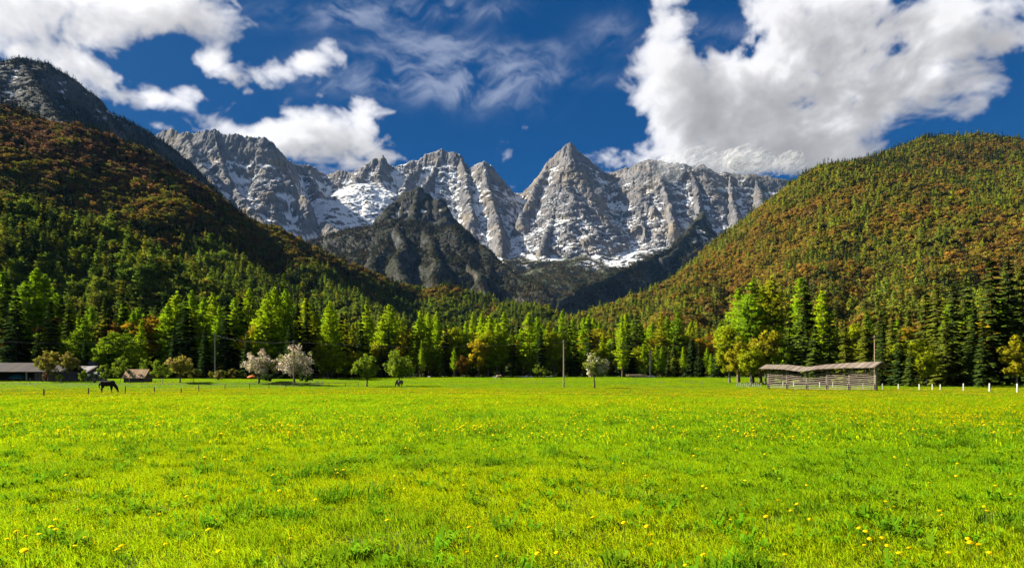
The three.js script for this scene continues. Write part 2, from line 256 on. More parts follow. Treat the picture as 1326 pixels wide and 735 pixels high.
// the great walls
const fG = field([
  { p: [[150, 215, 4500], [195, 182, 4500], [209, 166, 4500], [221, 167, 4470], [231, 174, 4450], [240, 172, 4430], [265, 171, 4400], [277, 168, 4400], [290, 175, 4390], [305, 174, 4380], [322, 178, 4370], [340, 178, 4360], [350, 182, 4350], [357, 192, 4350]], k: 1.0, cliff: 2.0, b: 240 },
  [[357, 192, 4350], [368, 205, 4700], [380, 212, 4950], [400, 214, 5050], [412, 221, 5080], [424, 227, 5100], [440, 221, 5080], [456, 224, 5050], [465, 219, 5030], [471, 212, 5030], [477, 213, 5010], [484, 204, 5000], [489, 208, 5000], [494, 201, 5000], [499, 210, 5020], [506, 215, 5050], [520, 215, 5080], [535, 207, 5100], [541, 209, 5100], [548, 202, 5100], [557, 199, 5100], [566, 195, 5100], [572, 193, 5100], [580, 198, 5100], [588, 197, 5090], [595, 201, 5080], [602, 211, 5060], [609, 219, 5000], [617, 214, 4950], [626, 210, 4900], [634, 214, 4900], [644, 226, 4920], [655, 240, 4950], [668, 251, 4980], [678, 250, 4980], [690, 239, 4960], [700, 226, 4930], [713, 207, 4900], [727, 195, 4880], [733, 188.5, 4875], [738, 184, 4870], [744, 189.5, 4875], [749, 195, 4880], [757, 202, 4900], [770, 213, 4920], [784, 225, 4930], [793, 225, 4900], [803, 221, 4850], [817, 217, 4800], [830, 210, 4780], [845, 206, 4760], [858, 210, 4750], [875, 212, 4740], [893, 216, 4720], [910, 214, 4700], [925, 222, 4700], [943, 224, 4690], [960, 225, 4680], [978, 227, 4660], [995, 228, 4640], [1008, 231, 4620], [1030, 240, 4600], [1070, 250, 4600]],
  { p: [[738, 184, 4870], [734, 205, 4780], [728, 230, 4650], [722, 256, 4500], [712, 290, 4280], [702, 322, 4000]] },
  { p: [[713, 207, 4900], [702, 228, 4780], [690, 252, 4620], [678, 275, 4450]] },
  { p: [[757, 202, 4900], [764, 226, 4760], [766, 254, 4600], [760, 285, 4380], [752, 318, 4080]] },
  { p: [[793, 225, 4900], [797, 250, 4740], [806, 280, 4530], [800, 312, 4230]], cliff: 1.7 },
  { p: [[817, 217, 4800], [822, 244, 4650], [832, 272, 4470], [834, 300, 4250]], cliff: 2.0 },
  { p: [[845, 206, 4760], [854, 235, 4600], [868, 262, 4430], [872, 290, 4200]], cliff: 1.5 },
  { p: [[893, 216, 4720], [902, 240, 4560], [906, 268, 4380], [898, 300, 4080]], cliff: 1.6 },
  { p: [[943, 224, 4690], [948, 250, 4500], [955, 280, 4250]], cliff: 1.6 },
  { p: [[978, 227, 4660], [985, 252, 4480], [990, 280, 4200]] },
  { p: [[626, 210, 4900], [630, 236, 4720], [637, 262, 4540], [646, 292, 4300], [650, 322, 4000]] },
  { p: [[595, 201, 5080], [602, 224, 4880], [606, 246, 4700], [612, 275, 4450]] },
  { p: [[572, 193, 5100], [566, 214, 4980], [556, 230, 4850], [545, 244, 4700]] },
  { p: [[548, 202, 5100], [536, 220, 4970], [524, 236, 4830]] },
  { p: [[494, 201, 5000], [490, 224, 4880], [496, 244, 4740], [510, 262, 4560]] },
  { p: [[482, 205, 5000], [466, 228, 4850], [452, 246, 4680], [440, 262, 4500]] },
  { p: [[400, 214, 5050], [404, 232, 4900], [414, 248, 4730]] },
  { p: [[340, 178, 4360], [362, 218, 4260], [384, 246, 4160], [400, 262, 4080]], cliff: 1.9, b: 170 },
  { p: [[277, 168, 4400], [290, 225, 4180], [320, 265, 3950], [345, 290, 3750]], cliff: 1.6, b: 170 },
  { p: [[240, 172, 4430], [262, 215, 4200], [285, 248, 4000], [310, 280, 3800]], cliff: 1.3 },
  { p: [[420, 288, 4100], [438, 300, 3800], [448, 312, 3600]], cliff: 0.5 }, { p: [[500, 285, 4100], [490, 300, 3700]], cliff: 0.5 },
], { k: 1.0, r: 4, cliff: 0.85, b: 230, ax: 1.3 });
const hG = (x, z) => {
  const wx = x + 16 * noise(x / 170, 2, z / 170) + 7 * noise(x / 48, 5, z / 48), wz = z + 16 * noise(x / 170, 8, z / 170) + 7 * noise(x / 48, 1, z / 48);
  const r = fG(wx, wz), floor = 330 + 0.385 * Math.max(0, -z - 2900) + humps(x, z, 45, 260, 3) + 26 * ridged(x / 140, 4, z / 140, 4) + 420 * Math.exp(-(((x + 1120) / 480) ** 2 + ((z + 4620) / 470) ** 2));
  let h = r.h - 95 * ss(5, 170, r.d) * (0.5 - 0.5 * ridged(r.s / 130, r.d / 600, r.id * 7.7, 5, 0.6)) + (34 + 46 * ss(60, 300, r.d)) * (ridged(x / 190, 2, z / 190, 6, 0.58) - 0.3) * ss(0, 60, r.d + 12) + 9 * ridged(x / 34, 6, z / 34, 3, 0.6) * ss(0, 25, r.d) + 13 * (ridged(r.s / 46, r.d / 260, r.id * 3.1, 2) - 0.3) * ss(0, 40, r.d) + 34 * (ridged(r.s / 78, 0.5, r.id * 2.3, 5, 0.62) - 0.5) * Math.exp(-r.d / 60);
  const q = h + 90 * fbm(x / 300, 5, z / 300, 3) - 0.12 * x, band = q / 74, fr = band - Math.floor(band);
  h += (ss(0.2, 0.75, fr) - fr) * 22 * ss(-0.15, 0.45, fbm(x / 210, h / 160, z / 210, 3));                               // broken ledges of the banked limestone
  const m = 34, e = clamp((h - floor) / m * 0.5 + 0.5, 0, 1);
  return floor + (h - floor) * e + m * e * (1 - e);
};

const rockTone = (x, y, z, out, k = 1) => {
  const warm = ss(-0.1, 0.5, fbm(x / 260, y / 180, z / 260 + 3, 4)), n = 0.8 + 0.55 * fbm(x / 34, y / 75, z / 34, 4) + 0.25 * fbm(x / 11, y / 40, z / 11, 2), st = 1 - 0.28 * ss(0.1, 0.5, noise(x / 60, (y - 0.1 * x) / 16, z / 60));
  out[0] = lerp(0.20, 0.29, warm) * n * st * k; out[1] = lerp(0.195, 0.24, warm) * n * st * k; out[2] = lerp(0.20, 0.18, warm) * n * st * k;
};
const mix3 = (o, r, g, b, t) => { o[0] = lerp(o[0], r, t); o[1] = lerp(o[1], g, t); o[2] = lerp(o[2], b, t); };
terrainMesh('mountain', hG, 170, 1075, 2900, 5350, 860, 500, (x, y, z, nx, ny, nz, hollow, o, bowl) => {
  rockTone(x, y, z, o);
  const n = fbm(x / 120, y / 100, z / 120, 5), n2 = noise(x / 40, (y - 0.16 * x) / 12, z / 40), n3 = noise(x / 14, y / 26, z / 14);
  const veg = ss(0.42, 0.62, ny + 0.30 * n + 0.1 * n2) * (1 - ss(700, 860, y + 260 * n));
  mix3(o, 0.045, 0.055, 0.022, veg * 0.95);
  const basin = Math.exp(-(((x + 1100) / 560) ** 2 + ((z + 4400) / 480) ** 2)) * 0.22 + Math.exp(-(((x + 230) / 160) ** 2 + ((z + 4650) / 260) ** 2)) * 0.2 + Math.exp(-(((x - 330) / 520) ** 2 + ((z + 4150) / 250) ** 2)) * 0.1;   // snow lies deepest in the two cirques
  const snow = ss(0.0, 0.09, ny - 0.655 + basin + clamp(hollow, -18, 18) / 120 + clamp(bowl, -60, 60) / 330 + 0.40 * n + 0.05 * n2 + 0.04 * n3 + 0.05 * ss(1000, 1600, y) + 0.07 * ss(200, -500, x) - 0.03) * ss(690, 780, y + 70 * n + 330 * fbm(x / 330 + 7, 2, z / 330, 2));
  mix3(o, 0.66, 0.68, 0.70, snow);
}, 'jagged grey limestone mountain wall with a pointed snow-streaked summit', 'mountain', 1);
terrainMesh('mountain_spur', hM, 330, 1010, 1700, 4250, 620, 420, (x, y, z, nx, ny, nz, hollow, o) => {
  rockTone(x, y, z, o, 0.5);
  const n = fbm(x / 60, y / 60, z / 60, 4);
  const veg = ss(0.28, 0.48, ny + 0.42 * n); mix3(o, 0.026, 0.028, 0.016, veg * 0.96);
  const snow = ss(0.0, 0.1, ny - 0.66 + hollow / 60 + 0.25 * n) * ss(720, 860, y + 80 * n); mix3(o, 0.78, 0.8, 0.83, snow * 0.9);
}, 'dark wooded mountain spur with grey crags before the rock wall', 'mountain spur', 0.8);
terrainMesh('ridge', hB, -170, 350, 1500, 2750, 300, 260, (x, y, z, nx, ny, nz, hollow, o) => {
  rockTone(x, y, z, o, 0.5);
  const n = fbm(x / 70, y / 70, z / 70, 4), bare = ss(0.0, 0.25, fbm(x / 240 + 2, y / 120, z / 240, 3) + 0.25 * ss(-1300, -1750, x) * ss(900, 1050, y) - 0.02);
  mix3(o, 0.04, 0.042, 0.03, 1 - 0.55 * bare);
  mix3(o, 0.75, 0.78, 0.82, ss(0.02, 0.1, ny - 0.72 + hollow / 40 + 0.2 * n) * ss(950, 1080, y));
}, 'dark forested ridge with bare rock patches behind the near hill', 'ridge', 0.8);
const litter = (x, y, z, nx, ny, nz, hollow, o) => { const n = 0.8 + 0.6 * fbm(x / 40, 1, z / 40, 3); o[0] = 0.085 * n; o[1] = 0.07 * n; o[2] = 0.022 * n; };
terrainMesh('hill', hL, -260, 760, 215, 1420, 300, 220, litter, 'wooded hill of brown and green trees rising behind the farm', 'hill');
terrainMesh('hill', hR, 640, 1560, 160, 1800, 300, 260, litter, 'wooded rounded hill of olive and rust trees rising behind the hayrack', 'hill');

// ---------------------------------------------------------------- trees
// crowns are many leaf-sized faces; every tree is built in metres with its foot at the origin
const rand3 = R => { const z = R() * 2 - 1, f = R() * 6.2832, r = Math.sqrt(1 - z * z); return [r * Math.cos(f), z, r * Math.sin(f)]; };
function leafFace(T, R, p, s, out, col, spread = 0.55) {    // one small kite of leaves, turned at random, shaded round its bough
  const a = rand3(R), b = rand3(R); let n = [out[0] + (R() - 0.5) * spread * 2, out[1] + (R() - 0.5) * spread * 2, out[2] + (R() - 0.5) * spread * 2]; const l = Math.hypot(...n) || 1; n = n.map(v => v / l);
  const k = 0.78 + 0.44 * R(), c = [col[0] * k * (0.9 + 0.2 * R()), col[1] * k, col[2] * k];
  T.tri([p[0] + a[0] * s, p[1] + a[1] * s, p[2] + a[2] * s], [p[0] + b[0] * s, p[1] + b[1] * s, p[2] + b[2] * s], [p[0] - (a[0] + b[0]) * s * 0.6, p[1] - (a[1] + b[1]) * s * 0.6, p[2] - (a[2] + b[2]) * s * 0.6], n, c);
}
function spruceCrown(seed, h, whorls, per, facets, size, wide = 0.16, low = 0.05) {
  const R = rng(seed), T = new Tris(), W = [1, 1, 1];
  for (let i = 0; i < whorls; i++) {
    const t = (i + R() * 0.8) / whorls, y0 = h * (low + (1 - low) * t), rad = h * wide * Math.pow(1 - t, 0.85) * (0.72 + 0.5 * R()) + 0.12;
    for (let b = 0; b < per; b++) {
      const f = R() * 6.2832, cx = Math.cos(f), sx = Math.sin(f), rr = rad * (0.7 + 0.45 * R()), nf = Math.max(2, Math.round(facets * (0.35 + 0.65 * (1 - t))));
      for (let k = 0; k < nf; k++) {
        const u = (k + 0.3 + 0.6 * R()) / nf, q = rr * u, dy = -0.34 * rr * u * u + 0.10 * rr * u, j = (R() - 0.5) * 0.28 * rr * (1.1 - u);
        const p = [cx * q - sx * j, y0 + dy - R() * 0.25, sx * q + cx * j], s = size * (0.65 + 0.6 * R()) * (1 - 0.45 * t);
        // hanging spray: pointed outward and down
        const ax = cx * 0.8 * s, az = sx * 0.8 * s, wv = s * (0.35 + 0.3 * R()), kk = 0.75 + 0.5 * R(), n0 = [cx * 0.65 + (R() - 0.5) * 0.7, 0.55 + (R() - 0.5) * 0.5, sx * 0.65 + (R() - 0.5) * 0.7], l = Math.hypot(...n0);
        T.tri([p[0] + ax, p[1] - s * (0.15 + 0.35 * R()), p[2] + az], [p[0] - sx * wv, p[1] + 0.1 * s, p[2] + cx * wv], [p[0] + sx * wv - ax * 0.4, p[1] - 0.35 * s * R(), p[2] - cx * wv - az * 0.4], n0.map(v => v / l), [W[0] * kk, W[1] * kk, W[2] * kk]);
      }
    }
  }
  for (let k = 0; k < 5; k++) { const s = 0.25, y = h * (0.965 + 0.012 * k); T.tri([s * (1 - k / 5), y, 0], [-s * 0.5, y - 0.2, s * 0.4], [0, y + h * 0.02, 0], [0.3, 0.5, 0.8], [0.9, 0.9, 0.9]); }
  return T.geo();
}
function larchCrown(seed, h, whorls, per, facets, size, wide = 0.155, low = 0.2) {   // feathery: rising boughs with tufts, gaps between
  const R = rng(seed), T = new Tris(), lean = (R() - 0.5) * 0.02 * h;
  for (let i = 0; i < whorls; i++) {
    const t = (i + R()) / whorls, y0 = h * (low + (0.99 - low) * t), sh = Math.pow(1 - t, 0.72) * (0.55 + 0.45 * ss(0, 0.22, t)), rad = h * wide * sh + 0.15;
    for (let b = 0; b < per; b++) {
      if (R() < 0.14) continue;
      const f = R() * 6.2832, cx = Math.cos(f), sx = Math.sin(f), rr = rad * (0.5 + 0.75 * R()), nf = Math.max(3, Math.round(facets * (0.3 + 0.7 * sh)));
      for (let k = 0; k < nf; k++) {
        const u = 0.18 + 0.82 * (k + R()) / nf, q = rr * u, dy = rr * (0.22 * u * u - 0.08 * u), j = (R() - 0.5) * 0.4 * rr * (1.15 - u);
        leafFace(T, R, [cx * q - sx * j + lean * t, y0 + dy + (R() - 0.6) * 0.5, sx * q + cx * j], size * (0.6 + 0.7 * R()) * (1 - 0.3 * t), [cx * 0.7, 0.55, sx * 0.7], [1, 1, 1]);
      }
    }
  }
  return T.geo();
}
function roundCrown(seed, h, rx, ry, clumps, per, size, cy = 0.62, gap = 0.0) {
  const R = rng(seed), T = new Tris();
  for (let c = 0; c < clumps; c++) {
    const d = rand3(R), q = Math.pow(R(), 0.45), m = [d[0] * rx * q * 0.86, h * cy + d[1] * ry * q * 0.86, d[2] * rx * q * 0.86], cr = rx * (0.22 + 0.2 * R());
    for (let k = 0; k < per; k++) {
      if (R() < gap) continue;
      const e = rand3(R), w = Math.pow(R(), 0.35) * cr;
      leafFace(T, R, [m[0] + e[0] * w, m[1] + e[1] * w * 0.8, m[2] + e[2] * w], size * (0.6 + 0.8 * R()), [e[0] * 0.7 + d[0] * 0.4, e[1] * 0.7 + 0.35, e[2] * 0.7 + d[2] * 0.4], [1, 1, 1]);
    }
  }
  return T.geo();
}
function trunkGeo(seed, h, r, limbs = 0, spread = 0) {
  const R = rng(seed), parts = [], pts = [], rad = [], n = 6;
  for (let i = 0; i <= n; i++) { pts.push([(R() - 0.5) * r * 0.8, h * i / n - (i ? 0 : 0.4), (R() - 0.5) * r * 0.8]); rad.push(r * (i === 0 ? 1.35 : 1 - 0.85 * i / n)); }
  parts.push(taper(pts, rad));
  for (let k = 0; k < limbs; k++) {
    const f = k / limbs * 6.2832 + R(), y0 = h * (0.3 + 0.5 * R()), l = spread * (0.6 + 0.5 * R()), c = Math.cos(f), s = Math.sin(f);
    parts.push(taper([[0, y0, 0], [c * l * 0.4, y0 + l * 0.45, s * l * 0.4], [c * l * 0.8, y0 + l * 0.75, s * l * 0.8], [c * l, y0 + l * 1.05, s * l]], [r * 0.5, r * 0.34, r * 0.2, r * 0.06], 5));
  }
  return mergeGeometries(parts);
}
// tinted materials share geometry between neighbours of one kind
function tints(list, base) { return list.map(c => { const m = base.clone(); m.color.setRGB(c[0], c[1], c[2]); return m; }); }
const TINT = {
  larch: tints([[0.23, 0.36, 0.008], [0.29, 0.40, 0.008], [0.17, 0.28, 0.010], [0.31, 0.37, 0.008], [0.25, 0.27, 0.010]], M.leaf),
  spruce: tints([[0.034, 0.058, 0.010], [0.05, 0.075, 0.010], [0.024, 0.044, 0.010], [0.085, 0.10, 0.010]], M.needle),
  broad: tints([[0.24, 0.28, 0.008], [0.27, 0.25, 0.010], [0.30, 0.18, 0.012], [0.20, 0.11, 0.018], [0.18, 0.27, 0.010], [0.38, 0.30, 0.012]], M.leaf),
};
const protos = { larch: [], spruce: [], broad: [] };
for (let k = 0; k < 8; k++) protos.larch.push({ crown: larchCrown(100 + k, 25, 34, 8, 20, 0.44, 0.145 + 0.02 * (k % 3), 0.16 + 0.05 * (k % 3)), trunk: trunkGeo(130 + k, 24, 0.27), bark: M.larchBark, h: 25 });
for (let k = 0; k < 7; k++) protos.spruce.push({ crown: spruceCrown(200 + k, 25, 34, 10, 9, 1.0, 0.13 + 0.018 * (k % 3), 0.04 + 0.03 * (k % 2)), trunk: trunkGeo(230 + k, 24, 0.28), bark: M.bark, h: 25 });
for (let k = 0; k < 8; k++) protos.broad.push({ crown: roundCrown(300 + k, 17, 4.2 + 0.5 * (k % 3), 7.2, 46, 84, 0.46, 0.54, 0.1), trunk: trunkGeo(330 + k, 13, 0.24, 6, 3.2), bark: M.greyBark, h: 17 });
const treeSpots = [];
const LANDMARKS = [[0, 'the long brown roofed shed'], [62, 'the yellowish fruit tree by the shed'], [113, 'the low annexe'], [178, 'the tan roofed hut'], [233, 'the small golden tree'], [278, 'the grey utility pole'], [335, 'the smaller white blossoming tree'], [381, 'the broad white blossoming tree'], [428, 'the small pale gate'], [475, 'the lone small green fruit tree'], [517, 'the cow under the fruit tree'], [580, 'the two pale boulders'], [646, 'the brown and pale cow'], [690, 'the cluster of pale boulders'], [730, 'the lone meadow pole'], [775, 'the cream blossoming tree'], [828, 'the felled logs'], [845, 'the slim dark pole'], [890, 'the tiny meadow stakes'], [970, 'the grey stakes'], [1020, 'the far end of the hayrack'], [1065, 'the sagging middle of the hayrack'], [1110, 'the near end of the hayrack'], [1165, 'the first white posts past the hayrack'], [1213, 'the paired white posts'], [1265, 'the widely spaced white posts'], [1318, 'the last white post']];
function placeTree(kind, px, topY, depth, o = {}) {
  const R = rng(Math.round(px * 131 + topY * 977 + depth * 17)), x = X(px, depth), z = -depth, y = (o.y ?? ground)(x, z) - 0.1, H = Y(topY, depth) - y;
  if (H < 2) return;
  const P = protos[kind][o.v ?? Math.floor(R() * protos[kind].length)], m = TINT[kind][o.t ?? Math.floor(R() * TINT[kind].length)];
  const g = group({ larch: 'larch_tree', spruce: 'spruce_tree', broad: 'broadleaf_tree' }[kind], x, y, z, R() * 6.28), s = H / P.h, w = s * (o.w ?? 0.95 + 0.25 * R()) * (kind === 'larch' ? 1.3 : 1.2);
  g.scale.set(w, s, w);
  mesh('trunk', P.trunk, P.bark, g); mesh('crown', P.crown, m, g);
  treeSpots.push([x, z]);
  const tintName = { larch: ['fresh green', 'bright lime green', 'deep green', 'yellow green', 'olive'], spruce: ['dark green', 'mid green', 'blackish green', 'olive green'], broad: ['light olive', 'yellowish olive', 'orange brown', 'rusty brown', 'leaf green', 'golden'] }[kind][TINT[kind].indexOf(m)];
  const size = H > 26 ? 'towering' : H > 22 ? 'tall' : H > 17 ? 'middling' : H > 12 ? 'short' : 'small', shape = w / s > 1.42 ? 'broad' : w / s < 1.1 ? 'slim' : '';
  let mark = LANDMARKS[0]; for (const q of LANDMARKS) if (Math.abs(q[0] - px) < Math.abs(mark[0] - px)) mark = q;
  const what = { larch: 'larch', spruce: 'spruce', broad: 'broadleaf tree' }[kind], label = [size, shape, tintName, what, (o.back ? 'deep ' : '') + 'behind', mark[1]].filter(Boolean).join(' ');
  return tag(g, label, 'tree', (kind === 'larch' ? 'larches' : what + 's') + ' behind ' + mark[1]);
}
const L = 'larch', S = 'spruce', B = 'broad';
// the trees that stand out one by one: kind, pixel x, pixel y of the tip, depth, tint, width
for (const [k, px, ty, d, t, w] of [
  [S, -30, 370, 190], [S, 8, 362, 188], [S, 20, 376, 184], [L, 2, 350, 206, 2], [L, 33, 362, 200, 2, 1.1], [L, 44, 346, 205, 0, 1.25], [L, 58, 354, 207, 0, 1.1], [S, 64, 388, 186], [S, 88, 392, 192], [L, 76, 380, 210, 2], [B, 70, 410, 196, 4], [B, 100, 420, 190, 4], [L, 110, 408, 196, 2], [S, 128, 402, 204, 2], [S, 142, 396, 206, 2], [L, 160, 391, 200, 0, 1.1], [L, 172, 402, 196, 0], [B, 150, 425, 184, 4], [L, 182, 416, 186, 1], [B, 190, 404, 200, 2], [B, 135, 432, 182, 4], [S, 204, 400, 206, 2], [L, 216, 392, 196, 0, 1.1], [L, 229, 377, 200, 1, 1.2], [S, 240, 384, 194, 2], [L, 247, 375, 208, 0], [L, 262, 386, 198, 0], [L, 275, 378, 204, 1, 1.1], [L, 284, 396, 194, 0], [S, 293, 388, 192, 2], [L, 303, 384, 200, 0], [S, 311, 384, 204, 2], [L, 321, 373, 206, 1, 0.9], [B, 330, 412, 196, 5, 0.8], [L, 337, 398, 194, 1], [L, 346, 378, 192, 1, 1.15], [L, 357, 371, 198, 1, 1.1], [L, 369, 373, 200, 0, 1.05], [S, 385, 396, 190, 2], [L, 396, 386, 206, 3], [S, 397, 392, 192, 2], [L, 408, 402, 204, 4], [S, 375, 420, 186, 2], [S, 265, 425, 186, 2], [S, 320, 425, 186, 2], [S, 225, 425, 186, 2], [S, 50, 420, 180, 2], [S, 110, 440, 178, 2],
  [L, 424, 423, 225, 1], [S, 435, 424, 230], [B, 430, 446, 220, 3, 0.8], [L, 447, 412, 236, 4], [L, 457, 418, 234, 4], [S, 467, 408, 232, 0], [L, 475, 393, 244, 1, 1.1], [S, 458, 440, 226, 0], [L, 495, 410, 238, 1], [L, 504, 393, 240, 1, 1.25], [B, 489, 440, 230, 1, 0.9], [S, 502, 428, 230, 2], [S, 493, 448, 226, 2], [B, 515, 446, 230, 2, 0.7], [L, 521, 412, 242, 3], [B, 531, 420, 238, 1, 0.9], [L, 545, 401, 244, 1, 1.1], [L, 556, 404, 246, 1], [L, 541, 412, 236, 0], [L, 546, 440, 228, 1, 0.7], [L, 567, 410, 240, 0], [S, 576, 416, 234], [B, 590, 417, 238, 0, 0.9], [L, 588, 449, 228, 0, 0.7], [B, 598, 458, 228, 3, 0.8], [L, 612, 404, 240, 1, 0.9], [L, 604, 416, 238, 0], [L, 624, 409, 246, 1], [L, 635, 406, 244, 1], [B, 620, 436, 232, 5, 0.9], [B, 632, 424, 236, 0, 0.9], [L, 652, 403, 238, 1, 0.95], [L, 644, 418, 236, 1], [S, 664, 420, 236, 1], [L, 675, 424, 240, 0], [L, 686, 404, 236, 1, 1.2], [L, 696, 409, 242, 0], [S, 700, 424, 232, 2], [L, 711, 416, 240, 4], [B, 718, 424, 236, 0, 0.8], [L, 728, 403, 240, 0, 0.9], [S, 737, 412, 242, 1], [S, 747, 424, 238, 0], [L, 756, 410, 236, 0], [S, 764, 416, 232, 2], [L, 781, 430, 240, 3], [B, 776, 446, 240, 0, 0.7], [L, 806, 415, 226, 1, 0.85], [S, 813, 420, 232, 2], [S, 795, 436, 238, 2], [B, 826, 442, 240, 0, 0.7], [S, 835, 446, 240], [L, 850, 446, 228, 0, 0.9], [L, 857, 448, 230, 0, 0.85], [L, 885, 448, 228, 1, 0.7], [S, 873, 440, 238, 1], [S, 896, 430, 236, 2], [S, 906, 442, 234, 2], [L, 921, 457, 222, 0, 0.9], [S, 930, 436, 226, 2], [S, 866, 452, 234, 2],
  [L, 957, 372, 158, 0, 1.2], [L, 974, 361, 152, 2, 1.2], [L, 985, 366, 158, 3], [L, 1001, 357, 156, 4, 1.2], [B, 945, 412, 150, 0, 0.9], [B, 956, 436, 143, 1, 0.8], [B, 972, 440, 140, 0, 0.9], [B, 992, 420, 144, 1, 0.9], [B, 1012, 436, 142, 4, 0.8], [L, 1036, 358, 166, 0, 1.1], [S, 1042, 362, 142, 1, 1.15], [S, 1022, 404, 144, 1], [L, 1066, 376, 172, 1, 1.1], [S, 1075, 400, 140, 1], [S, 1095, 412, 136, 3], [B, 1110, 412, 150, 0], [S, 1122, 402, 142, 3], [S, 1156, 406, 136, 3, 1.1], [S, 1166, 424, 128, 2], [B, 1180, 430, 134, 0], [S, 1143, 428, 132, 0], [S, 1199, 378, 146, 1], [S, 1214, 372, 136, 3], [S, 1234, 366, 132, 1], [S, 1251, 360, 138, 1], [S, 1225, 404, 124, 3], [S, 1261, 392, 124, 1], [S, 1285, 334, 130, 1, 1.15], [S, 1306, 336, 136, 0, 1.1], [S, 1324, 344, 128, 1, 1.1], [S, 1345, 350, 124, 0], [B, 1318, 428, 116, 1, 0.9], [S, 1273, 420, 118, 0], [S, 1180, 446, 122, 1], [B, 1200, 446, 122, 0, 0.8], [S, 1056, 420, 134, 1], [S, 1365, 360, 120, 1],
]) placeTree(k, px, ty, d, { t, w });
// the rows behind them
{
  const R = rng(77);
  for (let i = 0; i < 560; i++) {
    const px = -110 + R() * 1560, right = px > 930, x0 = X(px, right ? 145 : 240), edge = forestEdge(x0) + 8, d = edge + 14 + Math.pow(R(), 1.3) * 110;
    const u = R(), kind = px < 430 ? (u < 0.45 ? L : u < 0.75 ? S : B) : px < 940 ? (u < 0.56 ? L : u < 0.74 ? S : B) : (u < 0.26 ? L : u < 0.6 ? S : B);
    const hgt = (kind === B ? 15 : 21) + R() * 7, yb = Math.max(ground(X(px, d), -d), d > 215 && px < 760 ? hL(X(px, d), -d) : -9, px > 640 ? hR(X(px, d), -d) : -9);
    placeTree(kind, px, HY - (yb + hgt - EYE) / d * F, d, { y: () => yb, back: true });
  }
}
// young trees along the very edge
{
  const R = rng(78);
  for (let i = 0; i < 70; i++) { const px = 420 + 520 * (i + R()) / 70, d = forestEdge(X(px, 238)) - 2 + 8 * R(), u = R(), kind = u < 0.5 ? B : u < 0.85 ? L : S, y = ground(X(px, d), -d); placeTree(kind, px, HY - (y + 5 + 8 * R() * R() + 2 * R() - EYE) / d * F, d, { t: kind === B ? [0, 1, 4][i % 3] : kind === L ? i % 2 : 1 }); }
}
// ---- the woods on the hillsides, too many to tell apart
const far = {
  spruce: [0, 1, 2, 3].map(k => spruceCrown(400 + k, 22, 14, 6, 4, 1.9, 0.155, 0.03)), larch: [0, 1, 2].map(k => larchCrown(410 + k, 21, 15, 7, 6, 0.95, 0.19, 0.08)), broad: [0, 1, 2, 3, 4].map(k => roundCrown(420 + k, 16, 4.2 + 0.4 * (k % 3), 5 + 0.7 * (k % 2), 20, 24, 0.95, 0.56, 0.05)),
  bare: [0, 1, 2].map(k => roundCrown(430 + k, 16, 4.4, 5.6, 18, 20, 0.8, 0.56, 0.1)), speck: [0, 1].map(k => spruceCrown(440 + k, 24, 7, 5, 3, 3.6, 0.19, 0.0)), tuft: [0].map(k => roundCrown(450 + k, 14, 4.6, 5, 9, 9, 2.0, 0.5, 0)),
};
const lots = {};
function plantAt(kind, v, x, y, z, s, w, turn, c) { (lots[kind + v] ??= { kind, v, list: [] }).list.push([x, y, z, s, w, turn, c]); }
function plantHill(seed, H, px0, px1, d0, d1, count, choose) {
  const R = rng(seed);
  for (let i = 0; i < count; i++) {
    const d = Math.sqrt(lerp(d0 * d0, d1 * d1, R())), px = px0 + (px1 - px0) * R(), x = X(px, d), z = -d, h = H(x, z); if (h < ground(x, z) - 1) continue;
    const e = 12, gx = (H(x + e, z) - h) / e, gz = (H(x, z + e) - h) / e;                 // rise towards x and towards the camera
    const lineOfSight = (h - EYE) / d; if (-gz < -0.9 && false) continue;
    if (gz > 0 && gz > lineOfSight + 0.28) continue;                                       // far side, well out of sight
    choose(R, x, h, z, px, gx, gz, d);
  }
}
const pick = (R, a) => a[Math.floor(R() * a.length)];
const vary = (R, c, a = 0.22) => { const k = 1 + (R() - 0.5) * 2 * a; return [c[0] * k * (1 + (R() - 0.5) * 0.2), c[1] * k, c[2] * k]; };
plantHill(501, hL, -150, 760, 250, 1330, 62000, (R, x, h, z, px, gx, gz, d) => {
  const n = fbm(x / 110, 4, z / 110, 3), zone = h + 140 * n + 25 * (R() - 0.5), u = R(), s = 0.62 + 0.85 * R() * R() + 0.2 * R();
  const dark = ss(0.0, 0.3, fbm(x / 85 + 9, 1, z / 85, 2));                               // stands of spruce
  let kind, c;
  if (u < 0.08 + 0.42 * dark) { kind = 'spruce'; c = pick(R, [[0.0319, 0.0484, 0.0136], [0.0424, 0.0601, 0.0143], [0.0256, 0.0406, 0.0127]]); }
  else if (zone > 260) { kind = R() < 0.7 ? 'bare' : 'broad'; c = pick(R, [[0.175, 0.0904, 0.0455], [0.199, 0.102, 0.0412], [0.152, 0.0893, 0.0497], [0.188, 0.118, 0.0282], [0.144, 0.138, 0.0239]]); }
  else if (zone > 140) { kind = 'broad'; c = pick(R, [[0.176, 0.117, 0.0214], [0.155, 0.138, 0.0179], [0.133, 0.154, 0.0162], [0.211, 0.119, 0.0239], [0.191, 0.162, 0.0162]]); }
  else { kind = u > 0.72 ? 'larch' : 'broad'; c = pick(R, [[0.122, 0.18, 0.0144], [0.148, 0.203, 0.0144], [0.18, 0.188, 0.0144], [0.104, 0.146, 0.0162]]); }
  plantAt(kind, Math.floor(R() * far[kind].length), x, h - 0.5, z, s, s * (kind === 'spruce' ? 0.95 : 1.1 + 0.3 * R()), R() * 6.28, vary(R, c));
});
